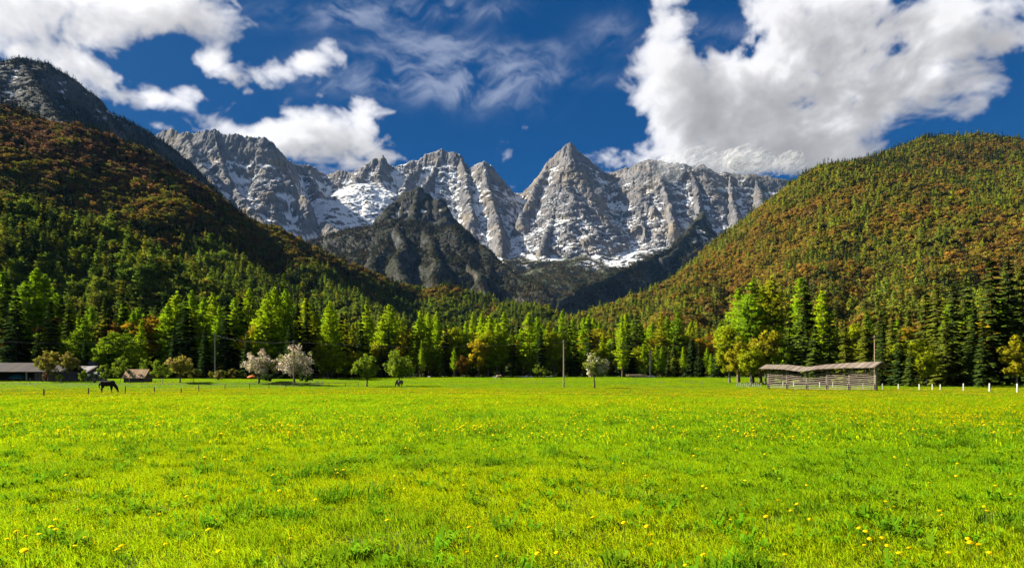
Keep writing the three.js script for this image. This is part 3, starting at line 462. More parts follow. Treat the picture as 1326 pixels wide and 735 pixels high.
plantHill(502, hR, 660, 1440, 190, 1720, 105000, (R, x, h, z, px, gx, gz, d) => {
  if (treeSpots.length && d < forestEdge(x) + 22) return;
  const n = fbm(x / 120 + 4, 4, z / 120, 3), m = fbm(x / 260 + 20, 2, z / 180, 4), u = R(), s = 0.6 + 0.85 * R() * R() + 0.2 * R(), dark = ss(0.02, 0.3, fbm(x / 80 + 3, 1, z / 80, 2));
  let kind, c;
  const rust = 0.85 * ss(-0.06, 0.26, m + 0.12 * ss(500, 150, Math.abs(h - 260)) - 0.05), up = ss(300, 470, h + 120 * n);
  if (u < 0.06 + 0.3 * dark + 0.18 * up) { kind = 'spruce'; c = pick(R, [[0.0431, 0.0628, 0.0167], [0.0548, 0.074, 0.0167], [0.0721, 0.0878, 0.0167], [0.0365, 0.049, 0.0167]]); }
  else if (R() < rust) { kind = R() < 0.5 ? 'bare' : 'broad'; c = pick(R, [[0.228, 0.133, 0.0244], [0.254, 0.161, 0.0226], [0.206, 0.13, 0.0294], [0.245, 0.192, 0.0206]]); }
  else if (R() < 0.22 - 0.12 * up) { kind = 'larch'; c = pick(R, [[0.168, 0.215, 0.0176], [0.141, 0.184, 0.0186], [0.207, 0.231, 0.0166]]); }
  else { kind = 'broad'; c = pick(R, [[0.189, 0.176, 0.0186], [0.151, 0.161, 0.0196], [0.212, 0.161, 0.0196], [0.162, 0.139, 0.0244]]); }
  plantAt(kind, Math.floor(R() * far[kind].length), x, h - 0.5, z, s, s * (kind === 'spruce' ? 0.95 : 1.1 + 0.3 * R()), R() * 6.28, vary(R, c));
});
plantHill(503, hB, -150, 345, 1560, 2640, 40000, (R, x, h, z, px, gx, gz, d) => {
  if (Math.hypot(gx, gz) > 1.5) return;
  const bare = ss(0.0, 0.25, fbm(x / 240 + 2, h / 120, z / 240, 3) + 0.25 * ss(-1300, -1750, x) * ss(900, 1050, h) - 0.02); if (R() < bare * 0.4) return;
  const s = 0.6 + 0.5 * R(), k = R() < 0.55 ? 'speck' : 'tuft'; plantAt(k, Math.floor(R() * far[k].length), x, h - 0.5, z, s, s, R() * 6.28, vary(R, k === 'speck' ? [0.028, 0.042, 0.018] : pick(R, [[0.085, 0.06, 0.045], [0.07, 0.06, 0.04], [0.10, 0.07, 0.04]])));
});
plantHill(504, hM, 335, 1005, 1750, 3900, 130000, (R, x, h, z, px, gx, gz, d) => {
  const sl = Math.hypot(gx, gz), n = fbm(x / 90, 2, z / 90, 3); if (sl > 1.75 + 0.8 * n || h > 860 + 160 * n || R() > 1.35 - 0.0010 * h) return;
  const low = ss(420, 250, h + 120 * n), east = ss(150, 350, x), s = 0.55 + 0.5 * R(), k = R() < 0.62 - 0.35 * low ? 'speck' : 'tuft';
  plantAt(k, Math.floor(R() * far[k].length), x, h - 0.5, z, s, s, R() * 6.28, vary(R, k === 'speck' ? pick(R, [[0.03, 0.045, 0.02], [0.05, 0.05, 0.022]]) : pick(R, [[0.12, 0.075, 0.045], [0.10, 0.07, 0.045], [0.09, 0.085, 0.03]])));
});
plantHill(505, (x, z) => hG(x, z), 600, 1010, 2950, 4400, 34000, (R, x, h, z, px, gx, gz, d) => {
  const sl = Math.hypot(gx, gz), n = fbm(x / 90, 2, z / 90, 3); if (sl > 1.5 + 0.5 * n || h > 715 + 160 * n + 300 * fbm(x / 260 + 3, 2, z / 260, 2)) return;
  const s = 0.55 + 0.45 * R(), k = R() < 0.45 ? 'speck' : 'tuft'; plantAt(k, 0, x, h - 0.5, z, s, s, R() * 6.28, vary(R, k === 'speck' ? [0.04, 0.046, 0.016] : pick(R, [[0.13, 0.085, 0.045], [0.11, 0.08, 0.05]])));
});
{
  const kindName = { spruce: 'hillside_spruce_wood', larch: 'hillside_larch_wood', broad: 'hillside_broadleaf_wood', bare: 'hillside_beech_wood', speck: 'distant_conifer_wood', tuft: 'distant_broadleaf_wood' };
  const says = { spruce: 'dark spruces scattered over the hillsides', larch: 'fresh green larches scattered over the hillsides', broad: 'olive and rust budding trees covering the hillsides', bare: 'purple brown bare beeches on the hillsides', speck: 'tiny dark conifers on the distant ridge and spur', tuft: 'tiny brown bare trees on the distant ridge and spur' };
  const q = new THREE.Quaternion(), up = new THREE.Vector3(0, 1, 0), m4 = new THREE.Matrix4(), v = new THREE.Vector3(), sc = new THREE.Vector3(), col = new THREE.Color();
  for (const { kind, v: k, list } of Object.values(lots)) {
    const im = new THREE.InstancedMesh(far[kind][k], kind === 'spruce' || kind === 'speck' ? M.needle : M.leaf, list.length);
    list.forEach(([x, y, z, s, w, t, c], i) => { im.setMatrixAt(i, m4.compose(v.set(x, y, z), q.setFromAxisAngle(up, t), sc.set(w, s, w))); im.setColorAt(i, col.setRGB(...c)); });
    im.castShadow = im.receiveShadow = true; top(im, kindName[kind]); tag(im, says[kind], 'forest', null, 'stuff');
  }
}

// ---------------------------------------------------------------- things in the meadow
function depthAt(px, yb, d0 = 46, d1 = 245) { let best = 1e9, at = d0; for (let d = d0; d < d1; d += 0.5) { const e = Math.abs(HY + F * (EYE - ground(X(px, d), -d)) / d - yb); if (e < best) { best = e; at = d; } } return at; }
const spot = (px, d) => [X(px, d), ground(X(px, d), -d), -d];
const tube = (pts, r, s = 5) => taper(pts, pts.map(() => r), s);

// ---- hayrack: six posts, rails, a sagging board roof
{
  const nodes = [[996, 113, 477, 471.8], [1020, 108, 477.6, 472], [1046, 103, 480.6, 474.8], [1072, 98.5, 477.4, 471.6], [1101, 93.5, 476.2, 469.6], [1135, 88, 475.8, 468.2]].map(([px, d, e, r]) => { const [x, y, z] = spot(px, d); return { x, y, z, eave: Y(e, d), ridge: Y(r, d) }; });
  const o = nodes[0], g = group('hayrack', o.x, o.y, o.z), R = rng(9), P = nodes.map(n => ({ x: n.x - o.x, z: n.z - o.z, y: n.y - o.y, e: n.eave - o.y, r: n.ridge - o.y }));
  tag(g, 'long weathered wooden hayrack with sagging board roof and horizontal drying rails', 'hayrack');
  const ax = P[5].x - P[0].x, az = P[5].z - P[0].z, al = Math.hypot(ax, az), ux = ax / al, uz = az / al, nx = -uz, nz = ux;   // along, and towards the viewer's side
  const woods = [0, 1, 2, 3, 4].map(k => std(lin(0.165 + 0.03 * (k - 2), 0.135 + 0.026 * (k - 2), 0.112 + 0.022 * (k - 2)), 0.92));
  P.forEach(p => {
    const post = mesh('post', mergeGeometries([box(0.30, p.e - p.y + 0.55, 0.26, 0, (p.e + p.y) / 2 + 0.1, 0), box(0.2, 1.1, 0.14, nx * 0.24, p.y + 0.45, nz * 0.24), box(0.1, 0.1, 1.5, nx * 0.35, p.e - 0.2, nz * 0.35, 0.75, Math.atan2(nx, nz))]), woods[2], g); post.position.set(p.x, 0, p.z); post.castShadow = true;
  });
  for (let i = 0; i < 5; i++) {
    const a = P[i], b = P[i + 1];
    for (let k = 0; k < 9; k++) { const t = 0.10 + k * 0.088, off = 0.19, j = () => (R() - 0.5) * 0.05, ya = lerp(a.y, a.e, t) + j(), yb = lerp(b.y, b.e, t) + j(), ym = (ya + yb) / 2 - 0.06 - 0.08 * R(), ex = 0.25; mesh('rail', taper([[a.x - ux * ex + nx * off, ya, a.z - uz * ex + nz * off], [(a.x + b.x) / 2 + nx * off, ym, (a.z + b.z) / 2 + nz * off], [b.x + ux * ex + nx * off, yb, b.z + uz * ex + nz * off]], [0.055, 0.06, 0.055], 6), woods[R() < 0.5 ? 3 : 4], g); }
    mesh('ridge_beam', tube([[a.x, a.r - 0.16, a.z], [b.x, b.r - 0.16, b.z]], 0.09, 6), woods[1], g);
  }
  const at = s => { const f = clamp(s, 0, 1) * 5, i = Math.min(4, Math.floor(f)), t = f - i, q = ss(0, 1, t) * 0.5 + t * 0.5, a = P[i], b = P[i + 1], k = s < 0 ? s * 5 : s > 1 ? (s - 1) * 5 : 0; return { x: lerp(a.x, b.x, t) + ux * k * 5, z: lerp(a.z, b.z, t) + uz * k * 5, e: lerp(a.e, b.e, q), r: lerp(a.r, b.r, q) }; };
  const N = 58, half = 1.35, roof = new THREE.Group(); roof.name = 'roof'; g.add(roof);
  for (const side of [1, -1]) for (let i = 0; i < N; i++) {
    const s = -0.045 + 1.09 * (i + 0.5) / N, q = at(s), q2 = at(s + 0.02), w = al * 1.09 / N * 0.5 * 0.97, len = 1 + 0.06 * (R() - 0.5), lift = 0.02 * R(), th = 0.045;
    const ridge = [q.x, q.r + lift, q.z], eave = [q.x + side * nx * half * len, q.r + (q.e - q.r) * len + lift, q.z + side * nz * half * len], tilt = (q2.r - q.r) / (al * 0.02);
    const v = []; for (const dy of [0, -th]) for (const [pt, sg] of [[ridge, -1], [ridge, 1], [eave, 1], [eave, -1]]) v.push(pt[0] + ux * w * sg, pt[1] + dy + tilt * w * sg, pt[2] + uz * w * sg);
    const bg = new THREE.BufferGeometry(); bg.setAttribute('position', new THREE.Float32BufferAttribute(v, 3)); bg.setIndex([0, 1, 2, 0, 2, 3, 4, 6, 5, 4, 7, 6, 0, 4, 5, 0, 5, 1, 3, 2, 6, 3, 6, 7, 0, 3, 7, 0, 7, 4, 1, 5, 6, 1, 6, 2]);
    const flat = bg.toNonIndexed(); flat.computeVertexNormals(); mesh('roof_board', flat, woods[Math.floor(R() * 4)], roof);
  }
}
// ---- white posts by the track
{
  const gB = mergeGeometries([box(0.13, 1.05, 0.13, 0, 0.45, 0), box(0.10, 0.05, 0.10, 0, 0.99, 0)]);
  for (const [px, yb, h] of [[1014, 500.5, 1], [1028, 501, 1], [1062, 501.5, 1.05], [1079, 502, 1.1], [1099, 503, 1], [1118, 503, 1.05], [1143, 504.6, 1.1], [1164, 504.6, 1], [1191, 504.6, 1], [1208, 504.4, 0.95], [1218, 505, 1], [1248, 506.6, 1.1], [1282, 507.6, 1.15], [1318, 508.4, 1.15], [1352, 509.2, 1.1]]) {
    const d = depthAt(px, yb, 70, 135), [x, y, z] = spot(px, d), o = mesh('boundary_post', gB, M.whitePost); o.position.set(x, y, z); o.rotation.y = px; o.scale.y = h; o.rotation.z = (px % 7 - 3) * 0.008;
    tag(o, 'short whitish boundary post between the meadow and the wood by the hayrack', 'post', 'white boundary posts');
  }
  const gS = box(0.09, 0.8, 0.09, 0, 0.35, 0), R = rng(5);
  for (let i = 0; i < 13; i++) { const px = 954 + i * 2.6 + R(), [x, y, z] = spot(px, 122 + R() * 3), o = mesh('picket', gS, std(lin(0.4, 0.39, 0.37))); o.position.set(x, y, z); o.scale.y = 0.75 + 0.5 * R(); o.rotation.z = (R() - 0.5) * 0.15; tag(o, 'small grey stake under the broadleaf trees beside the hayrack end', 'stake', 'stakes beside the hayrack'); }
}
// ---- fences
function fence(name, label, list, mat, wires, rail) {
  const pts = list.map(([px, yb, hp]) => { const d = depthAt(px, yb, 46, 150); return [...spot(px, d), hp / F * d]; }), o = pts[0], g = group(name, o[0], o[1], o[2]);
  tag(g, label, 'fence');
  pts.forEach(([x, y, z, h], i) => { const p = mesh('post', taper([[0, -0.3, 0], [0.015 * (i % 3 - 1), h * 0.5, 0], [0.02 * (i % 2), h, 0]], [0.06, 0.055, 0.05], 7), mat, g); p.position.set(x - o[0], y - o[1], z - o[2]); });
  for (let i = 0; i < pts.length - 1; i++) for (const f of wires) {
    const a = pts[i], b = pts[i + 1], A = [a[0] - o[0], a[1] - o[1] + a[3] * f, a[2] - o[2]], B = [b[0] - o[0], b[1] - o[1] + b[3] * f, b[2] - o[2]], m = [(A[0] + B[0]) / 2, (A[1] + B[1]) / 2 - (rail ? 0.02 : 0.06), (A[2] + B[2]) / 2];
    mesh(rail ? 'rail' : 'wire', tube([A, m, B], rail ? 0.05 : 0.008, 5), rail ? mat : M.wire, g);
  }
}
fence('pasture_fence', 'thin wire fence on small wooden posts in front of the dark horse', [[-8, 517, 11], [56, 514.5, 11], [114, 511.5, 9.5], [162, 510, 10.5], [199.5, 509.5, 8.5], [234, 509, 7], [257, 507, 9], [291, 505, 8], [323, 504.5, 8]], M.darkWood, [0.9, 0.5], false);
fence('rail_fence', 'low dark rail fence running below the white blossoming trees', [[323, 504, 8], [348, 502.5, 7], [370, 502, 6], [401, 501.5, 6], [426, 501, 6], [447, 500, 5], [464, 499.5, 5]], M.darkWood, [0.92], true);
fence('wire_fence', 'pale thin posts of a fence before the farm hedge', [[-20, 499, 8], [38, 497.5, 8], [78, 497, 8], [120, 496.5, 7], [167, 496, 8], [210, 496, 7], [250, 496, 7]], M.oldWood, [0.85], false);
fence('wire_fence', 'line of tiny stakes across the open meadow beyond the utility pole', [[637, 496, 5], [660, 497, 5], [702, 497.5, 5], [823, 498, 5], [855, 498, 5], [888, 497.5, 5], [910, 498, 4]], M.oldWood, [0.85], false);
// ---- gate
{ const d = 128, [x, y, z] = spot(413, d), g = group('gate', x, y, z, 0.1); tag(g, 'small pale wooden gate beside the rail fence', 'gate'); for (const s of [-0.65, 0.65]) mesh('gate_post', box(0.11, 1.25, 0.11, s, 0.5, 0), M.whitePost, g); for (const h of [0.35, 0.65, 0.95]) mesh('bar', box(1.2, 0.07, 0.05, 0, h, 0.02), M.paleWood, g); }
// ---- utility poles and their lines
const tops = {};
function pole(px, d, topY, label, mat, r = 0.13, arm = true) {
  const [x, y, z] = spot(px, d), h = Y(topY, d) - y, g = group('utility_pole', x, y, z); tag(g, label, 'utility pole');
  mesh('mast', taper([[0, -0.5, 0], [0.02, h * 0.5, 0], [0, h, 0]], [r, r * 0.88, r * 0.7], 9), mat, g);
  if (arm) { const br = mesh('bracket', box(0.5, 0.07, 0.07, 0, h - 0.45, 0), M.wire, g); for (const s of [-0.22, 0.22]) mesh('insulator', new THREE.CylinderGeometry(0.035, 0.05, 0.18, 8).translate(s, h - 0.33, 0), std(lin(0.3, 0.3, 0.3), 0.3), br); }
  tops[px] = [x, y + h - 0.35, z];
}
const poleWood = std(lin(0.33, 0.25, 0.17), 0.9), poleGrey = std(lin(0.2, 0.2, 0.19), 0.9);
pole(380, depthAt(380, 500.5, 90, 150), 440, 'brown wooden utility pole in front of the larger white blossoming tree', std(lin(0.22, 0.15, 0.11)));
pole(730, depthAt(730, 502, 90, 150), 440, 'tall pale wooden utility pole alone in the open meadow', poleWood, 0.15);
pole(278, 170, 432, 'grey utility pole in front of the dark wood behind the farm', poleGrey);
pole(842, 214, 453, 'slim dark utility pole at the far edge of the wood', std(lin(0.1, 0.12, 0.14)));
pole(1133, 106, 434, 'pale utility pole rising behind the hayrack roof', poleWood, 0.11);
pole(-190, 150, 420, 'grey utility pole beside the long shed', poleGrey);
for (const [a, b, sag] of [[-190, 278, 3.2], [278, 380, 0.9], [380, 730, 1.0], [730, 1133, 1.1]]) {
  for (const off of [-0.22, 0.22]) {
    const A = tops[a], B = tops[b], o = new THREE.Group(), pts = []; for (let i = 0; i <= 16; i++) { const t = i / 16; pts.push([lerp(0, B[0] - A[0], t), lerp(0, B[1] - A[1], t) - sag * 4 * t * (1 - t), lerp(0, B[2] - A[2], t)]); }
    const w = mesh('power_line', tube(pts, 0.006, 4), M.wire); w.position.set(A[0] + off, A[1], A[2]);
    tag(w, { '-190': 'thin power line sagging across the dark wood above the farm', 278: 'thin power line between the grey pole and the brown pole', 380: 'thin power line from the brown pole to the lone meadow pole', 730: 'thin power line from the lone meadow pole towards the hayrack pole' }[a], 'power line', 'power line from pole ' + { '-190': 'beside the shed', 278: 'in the wood', 380: 'by the blossom', 730: 'in the meadow' }[a]);
  }
}
// ---- farm buildings
const roofBrown = std(lin(0.04, 0.032, 0.033), 0.9), plank = [0, 1, 2].map(k => std(lin(0.06 + 0.025 * k, 0.055 + 0.022 * k, 0.06 + 0.02 * k), 0.9));
{
  const d = 146, [x, y, z] = spot(20, d), g = group('farm_shed', x, y, z, 0.04); tag(g, 'long low open farm shed with a brown roof and pale corner post', 'shed');
  const x0 = -26, x1 = 13.5, e = 2.35, r = 4.3, dp = 4.6;
  for (let i = 0; i < 20; i++) { const w = (x1 - x0) / 20, m = std(lin(0.042 + 0.006 * (i % 3), 0.033 + 0.004 * (i % 3), 0.036 + 0.003 * (i % 2)), 0.85); const s = mesh('roof_sheet', box(w - 0.03, 0.06, Math.hypot(dp, r - e) + 0.5, x0 + w * (i + 0.5), (r + e) / 2 - 0.05 + 0.02 * (i % 2), dp / 2 + 0.1, Math.atan2(r - e, dp)), m, g); s.castShadow = true; }
  mesh('rear_roof', box(x1 - x0, 0.08, Math.hypot(dp, r - e), (x0 + x1) / 2, (r + e) / 2 - 0.06, -dp / 2, -Math.atan2(r - e, dp)), roofBrown, g);
  mesh('rear_wall', box(x1 - x0, 2.5, 0.15, (x0 + x1) / 2, 1.15, -4.2), plank[0], g); for (const s of [x0 + 0.1, x1 - 0.1]) mesh('end_wall', box(0.14, 2.3, 8.2, s, 1.15, 0), plank[0], g);
  for (const px of [-20, -13.5, -7, -0.9, 5.5]) mesh('post', box(0.26, 2.25, 0.26, px, 1.1, 4.2), px === -0.9 ? std(lin(0.42, 0.46, 0.42)) : M.oldWood, g);
  mesh('verge_board', box(0.07, 0.22, 5.0, x1 + 0.03, 3.15, 2.2, Math.atan2(r - e, dp)), M.paleWood, g);
  for (let i = 0; i < 26; i++) mesh('wall_plank', box(0.21, 2.1 + 0.05 * (i % 3), 0.05, 7.2 + i * 0.235, 1.05, 4.1 + 0.012 * (i % 2)), plank[i % 3], g);
  mesh('low_wall', box(8, 0.75, 0.2, -11, 0.35, 4.25), std(lin(0.2, 0.17, 0.19)), g);
}
{ const [x, y, z] = spot(27, 146), g = group('trailer', x, y, z + 1.2); tag(g, 'blue tarpaulin covered trailer under the open farm shed', 'trailer'); const tp = new THREE.SphereGeometry(1, 14, 8, 0, 6.2832, 0, 1.57).scale(1.9, 1.15, 1); tp.translate(0, 0.55, 0); mesh('tarpaulin', tp, std(lin(0.03, 0.13, 0.18), 0.6), g); mesh('bed', box(3.6, 0.25, 1.9, 0, 0.5, 0), M.darkWood, g); for (const [a, b] of [[-1, -0.9], [1, -0.9], [-1, 0.9], [1, 0.9]]) mesh('wheel', new THREE.CylinderGeometry(0.32, 0.32, 0.2, 14).rotateX(1.57).translate(a, 0.3, b), std(lin(0.02, 0.02, 0.02)), g); }
function house(name, px, d, w, dp, wallH, ridgeH, roofMat, wallMat, label, turn, boards) {
  const [x, y, z] = spot(px, d), g = group(name, x, y, z, turn); tag(g, label, name.split('_').pop());
  const wg = new THREE.Shape([new THREE.Vector2(-dp / 2, -0.3), new THREE.Vector2(dp / 2, -0.3), new THREE.Vector2(dp / 2, wallH), new THREE.Vector2(0, ridgeH - 0.08), new THREE.Vector2(-dp / 2, wallH)]);
  mesh('wall', plain(new THREE.ExtrudeGeometry(wg, { depth: w - 0.5, bevelEnabled: false }).rotateY(Math.PI / 2).translate(-(w - 0.5) / 2, 0, 0)), wallMat, g);
  const sl = Math.hypot(dp / 2, ridgeH - wallH) + 0.55, a = Math.atan2(ridgeH - wallH, dp / 2), R = rng(px);
  for (const s of [1, -1]) for (let i = 0; i < boards; i++) { const bw = w / boards; mesh('roof_board', box(bw * 0.97, 0.07, sl * (1 + 0.04 * R()), -w / 2 + bw * (i + 0.5), ridgeH - Math.sin(a) * sl / 2 + 0.02 * R(), s * Math.cos(a) * sl / 2, s * a), roofMat[Math.floor(R() * roofMat.length)], g); }
  const door = mesh('door', box(0.9, Math.min(1.9, wallH), 0.06, w * 0.18, Math.min(1.9, wallH) / 2, dp / 2 + 0.03), M.darkWood, g); mesh('handle', box(0.05, 0.12, 0.06, w * 0.18 + 0.36, 0.95 * Math.min(1, wallH / 1.9), dp / 2 + 0.08), M.wire, door);
  return g;
}
house('garden_hut', 178.5, 140, 5.0, 3.4, 1.35, 2.95, [0, 1, 2].map(k => std(lin(0.30 + 0.06 * k, 0.20 + 0.04 * k, 0.11 + 0.03 * k), 0.9)), M.darkWood, 'small hut with a tan board roof among the garden bushes', 0.05, 16);
house('farm_annexe', 113, 152, 7.2, 5, 2.2, 3.6, [std(lin(0.08, 0.06, 0.06), 0.8), std(lin(0.10, 0.07, 0.068), 0.8), std(lin(0.09, 0.095, 0.11), 0.6)], plank[1], 'low annexe with a pinkish brown roof at the shed end', -0.35, 9);
house('farm_house', 131, 184, 7, 7, 2.8, 5.4, [std(lin(0.06, 0.07, 0.09), 0.9), std(lin(0.07, 0.078, 0.095), 0.9)], std(lin(0.14, 0.135, 0.14)), 'dim house with a blue grey roof half hidden by bushes', 0.2, 10);
// ---- orange awning and red post under the blossom
{ const [x, y, z] = spot(325.5, 137), g = group('garden_parasol', x, y, z); tag(g, 'orange dome shaped garden parasol under the white blossoming tree', 'parasol'); const c = new THREE.SphereGeometry(1.05, 10, 5, 0, 6.2832, 0, 1.25).scale(1, 0.75, 1); c.translate(0, 0.75, 0); mesh('canopy', c, std(lin(0.55, 0.16, 0.03), 0.8, { side: THREE.DoubleSide }), g); mesh('pole', new THREE.CylinderGeometry(0.03, 0.03, 1.6, 6).translate(0, 0.7, 0), M.oldWood, g); }
{ const [x, y, z] = spot(335.5, 134), g = group('garden_pump', x, y, z); tag(g, 'dark red upright garden pump beside the orange parasol', 'pump'); mesh('column', taper([[0, -0.2, 0], [0, 1.2, 0], [0, 1.5, 0]], [0.17, 0.14, 0.05], 8), std(lin(0.16, 0.03, 0.02)), g); mesh('handle', tube([[0, 1.3, 0], [0.5, 1.15, 0], [0.65, 0.7, 0]], 0.035, 5), std(lin(0.16, 0.03, 0.02)), g); }
// ---- logs and stones at the wood's edge
{ const R = rng(31); for (let i = 0; i < 7; i++) { const [x, y, z] = spot(820 + R() * 14, 222), o = mesh('felled_log', plain(new THREE.CylinderGeometry(0.2, 0.24, 5 + 2 * R(), 9).rotateZ(1.57)), std(lin(0.36, 0.27, 0.17))); o.position.set(x + i * 0.25, y + 0.2 + (i % 3) * 0.36, z + (i % 2) * 0.4); o.rotation.y = (R() - 0.5) * 0.15; tag(o, 'pale felled log in the pile at the edge of the far wood', 'log', 'felled log pile'); }
  for (const [px, s] of [[556, 0.5], [597, 0.45], [676, 0.5], [681, 0.7], [688, 0.6], [711, 0.5], [845, 0.8], [640, 0.5], [523, 0.45]]) { const [x, y, z] = spot(px, 226 + R() * 4), q = new THREE.IcosahedronGeometry(1, 2), a = q.attributes.position; for (let i = 0; i < a.count; i++) { const k = 1 + 0.4 * noise(a.getX(i) * 1.3 + px, a.getY(i) * 1.3, a.getZ(i) * 1.3); a.setXYZ(i, a.getX(i) * k * 1.4, a.getY(i) * k * 0.75, a.getZ(i) * k); } q.computeVertexNormals(); const o = mesh('boulder', q, std(lin(0.45, 0.43, 0.4))); o.position.set(x, y + 0.1, z); o.scale.setScalar(s); o.rotation.y = px; tag(o, 'pale boulder lying in the shade at the foot of the far wood', 'boulder', 'boulders at the far wood'); } }

// ---- garden and blossom trees
function fruitTree(seed, h, rx, ry, cy, clumps, per, size, mixes) {
  const R = rng(seed), T = new Tris();
  for (let c = 0; c < clumps; c++) {
    const d = rand3(R), q = Math.pow(R(), 0.4), low = d[1] < 0 ? 0.75 : 1, lobe = 0.92 + 0.75 * noise(d[0] * 1.6 + seed, d[1] * 1.6, d[2] * 1.6), m = [d[0] * rx * q * lobe, cy + d[1] * ry * q * lobe * low, d[2] * rx * q * lobe], cr = rx * (0.13 + 0.14 * R());
    const base = mixes[Math.floor(R() * mixes.length)];
    for (let k = 0; k < per; k++) { const e = rand3(R), w = Math.pow(R(), 0.4) * cr; leafFace(T, R, [m[0] + e[0] * w, m[1] + e[1] * w, m[2] + e[2] * w], size * (0.5 + 0.8 * R()), [e[0] * 0.6 + d[0] * 0.5, e[1] * 0.6 + 0.35, e[2] * 0.6 + d[2] * 0.5], R() < 0.78 ? base : mixes[Math.floor(R() * mixes.length)], 0.6); }
  }
  return T.geo();
}
const WHITE = [[0.56, 0.47, 0.35], [0.62, 0.54, 0.42], [0.48, 0.39, 0.28], [0.20, 0.24, 0.05]], CREAM = [[0.48, 0.46, 0.26], [0.56, 0.52, 0.36], [0.22, 0.26, 0.04], [0.2, 0.24, 0.03]], GOLD = [[0.34, 0.29, 0.05], [0.28, 0.28, 0.03], [0.38, 0.28, 0.09], [0.2, 0.2, 0.03]], GREEN = [[0.17, 0.25, 0.018], [0.22, 0.29, 0.02], [0.14, 0.21, 0.018]];
[[62, 138, 455, 15, 486, GOLD, 'yellowish budding fruit tree before the brown roofed shed'], [90, 138, 455, 12, 484, GOLD, 'round golden budding fruit tree at the shed end'], [233, 134, 461, 16, 485, GOLD, 'small golden flowering tree before the dark wood beside garden bushes'], [335, 131, 455, 21, 490, WHITE, 'white blossoming fruit tree over the orange parasol'], [381, 131, 452, 29, 492, WHITE, 'broad white blossoming fruit tree behind the brown utility pole'], [475, 124, 465, 18, 492, GREEN, 'small round green fruit tree standing alone in the meadow beside the rail fence'], [517, 126, 459, 20, 492, GREEN, 'larger green fruit tree over the black and white cow'], [770, 113, 457, 19, 491, CREAM, 'cream blossoming fruit tree alone beside the lone meadow pole']].forEach(([px, d, ty, rpx, by, mix, label], i) => {
  const [x, y, z] = spot(px, d), topH = Y(ty, d) - y, botH = Y(by, d) - y, rx = 0.9 * rpx / F * d, ry = (topH - botH) / 2, g = group('fruit_tree', x, y, z); tag(g, label, 'tree');
  mesh('trunk', trunkGeo(610 + i, topH * 0.62, 0.17, 7, rx * 0.62), M.bark, g); mesh('crown', fruitTree(620 + i, topH, rx, ry, botH + ry, Math.round(70 + rx * 12), 46, 0.21, mix), mix === GREEN ? M.leaf : M.petal, g);
});
[[108, 140, 479, 7, GREEN, 'small light green bush beside the annexe'], [136, 138, 471, 8, GREEN, 'light green bush before the annexe roof'], [155, 138, 458, 12, GREEN, 'tall light green bush beside the tan roofed hut'], [207, 140, 466, 15, GREEN, 'wide light green bush beside the small golden tree'], [186, 150, 465, 9, GREEN, 'green shrub behind the tan roofed hut'], [120, 139, 484, 8, [[0.5, 0.5, 0.5], [0.06, 0.09, 0.03], [0.05, 0.08, 0.03]], 'low white flowering shrub before the annexe'], [283, 150, 480, 5, GOLD, 'little twiggy bush at the foot of the grey pole'], [60, 140, 481, 5, [[0.2, 0.1, 0.06], [0.14, 0.1, 0.05]], 'brown twiggy bush before the shed planks'], [77, 139, 484, 4, GREEN, 'tiny pale bush at the planked shed wall'], [700, 228, 472, 12, GREEN, 'yellow green bush at the foot of the far larches'], [835, 226, 473, 8, GREEN, 'olive bush beside the slim dark pole'], [395, 139, 482, 10, [[0.05, 0.08, 0.02], [0.04, 0.065, 0.02]], 'dark low shrub under the broad white blossom'], [345, 139, 484, 10, [[0.05, 0.09, 0.02], [0.04, 0.065, 0.02]], 'dark green shrub between the two white blossoming trees']].forEach(([px, d, ty, rpx, mix, label], i) => {
  const [x, y, z] = spot(px, d), h = Y(ty, d) - y, rx = rpx / F * d, g = group('garden_bush', x, y, z); tag(g, label, 'bush');
  mesh('stem', trunkGeo(660 + i, h * 0.6, 0.05, 6, rx * 0.6), M.bark, g); mesh('foliage', fruitTree(680 + i, h, rx, h * 0.52, h * 0.52, 34, 40, 0.19, mix), M.leaf, g);
});
// ---- undergrowth along the edge of the wood
{
  const R = rng(47), variants = [0, 1, 2, 3].map(k => fruitTree(760 + k, 3, 1.7, 1.5, 1.35, 26, 34, 0.3, [[0.11, 0.15, 0.012], [0.15, 0.17, 0.012], [0.07, 0.10, 0.014], [0.16, 0.13, 0.02]].slice(k % 3))), stem = trunkGeo(770, 1.8, 0.05, 6, 1.0);
  for (let i = 0; i < 130; i++) {
    const px = -30 + 1390 * (i + R()) / 130; let d = 120; while (d < 260 && d < forestEdge(X(px, d)) + 3) d += 1;
    d += R() * 5 - 1; if (px > 985 && px < 1140 && d < 120) continue;
    const [x, y, z] = spot(px, d), g = group('undergrowth_shrub', x, y - 0.1, z, R() * 6.28), s = 0.55 + 0.7 * R(); g.scale.set(s * 1.25, s, s * 1.25); mesh('stem', stem, M.bark, g); mesh('foliage', variants[i % 4], M.leaf, g);
    tag(g, 'low olive shrub at the foot of the wood ' + (px < 430 ? 'behind the farm' : px < 930 ? 'along the far meadow edge' : 'behind the hayrack and white posts'), 'shrub', 'shrubs at the foot of the wood ' + (px < 430 ? 'behind the farm' : px < 930 ? 'along the far edge' : 'behind the hayrack'));
  }
}
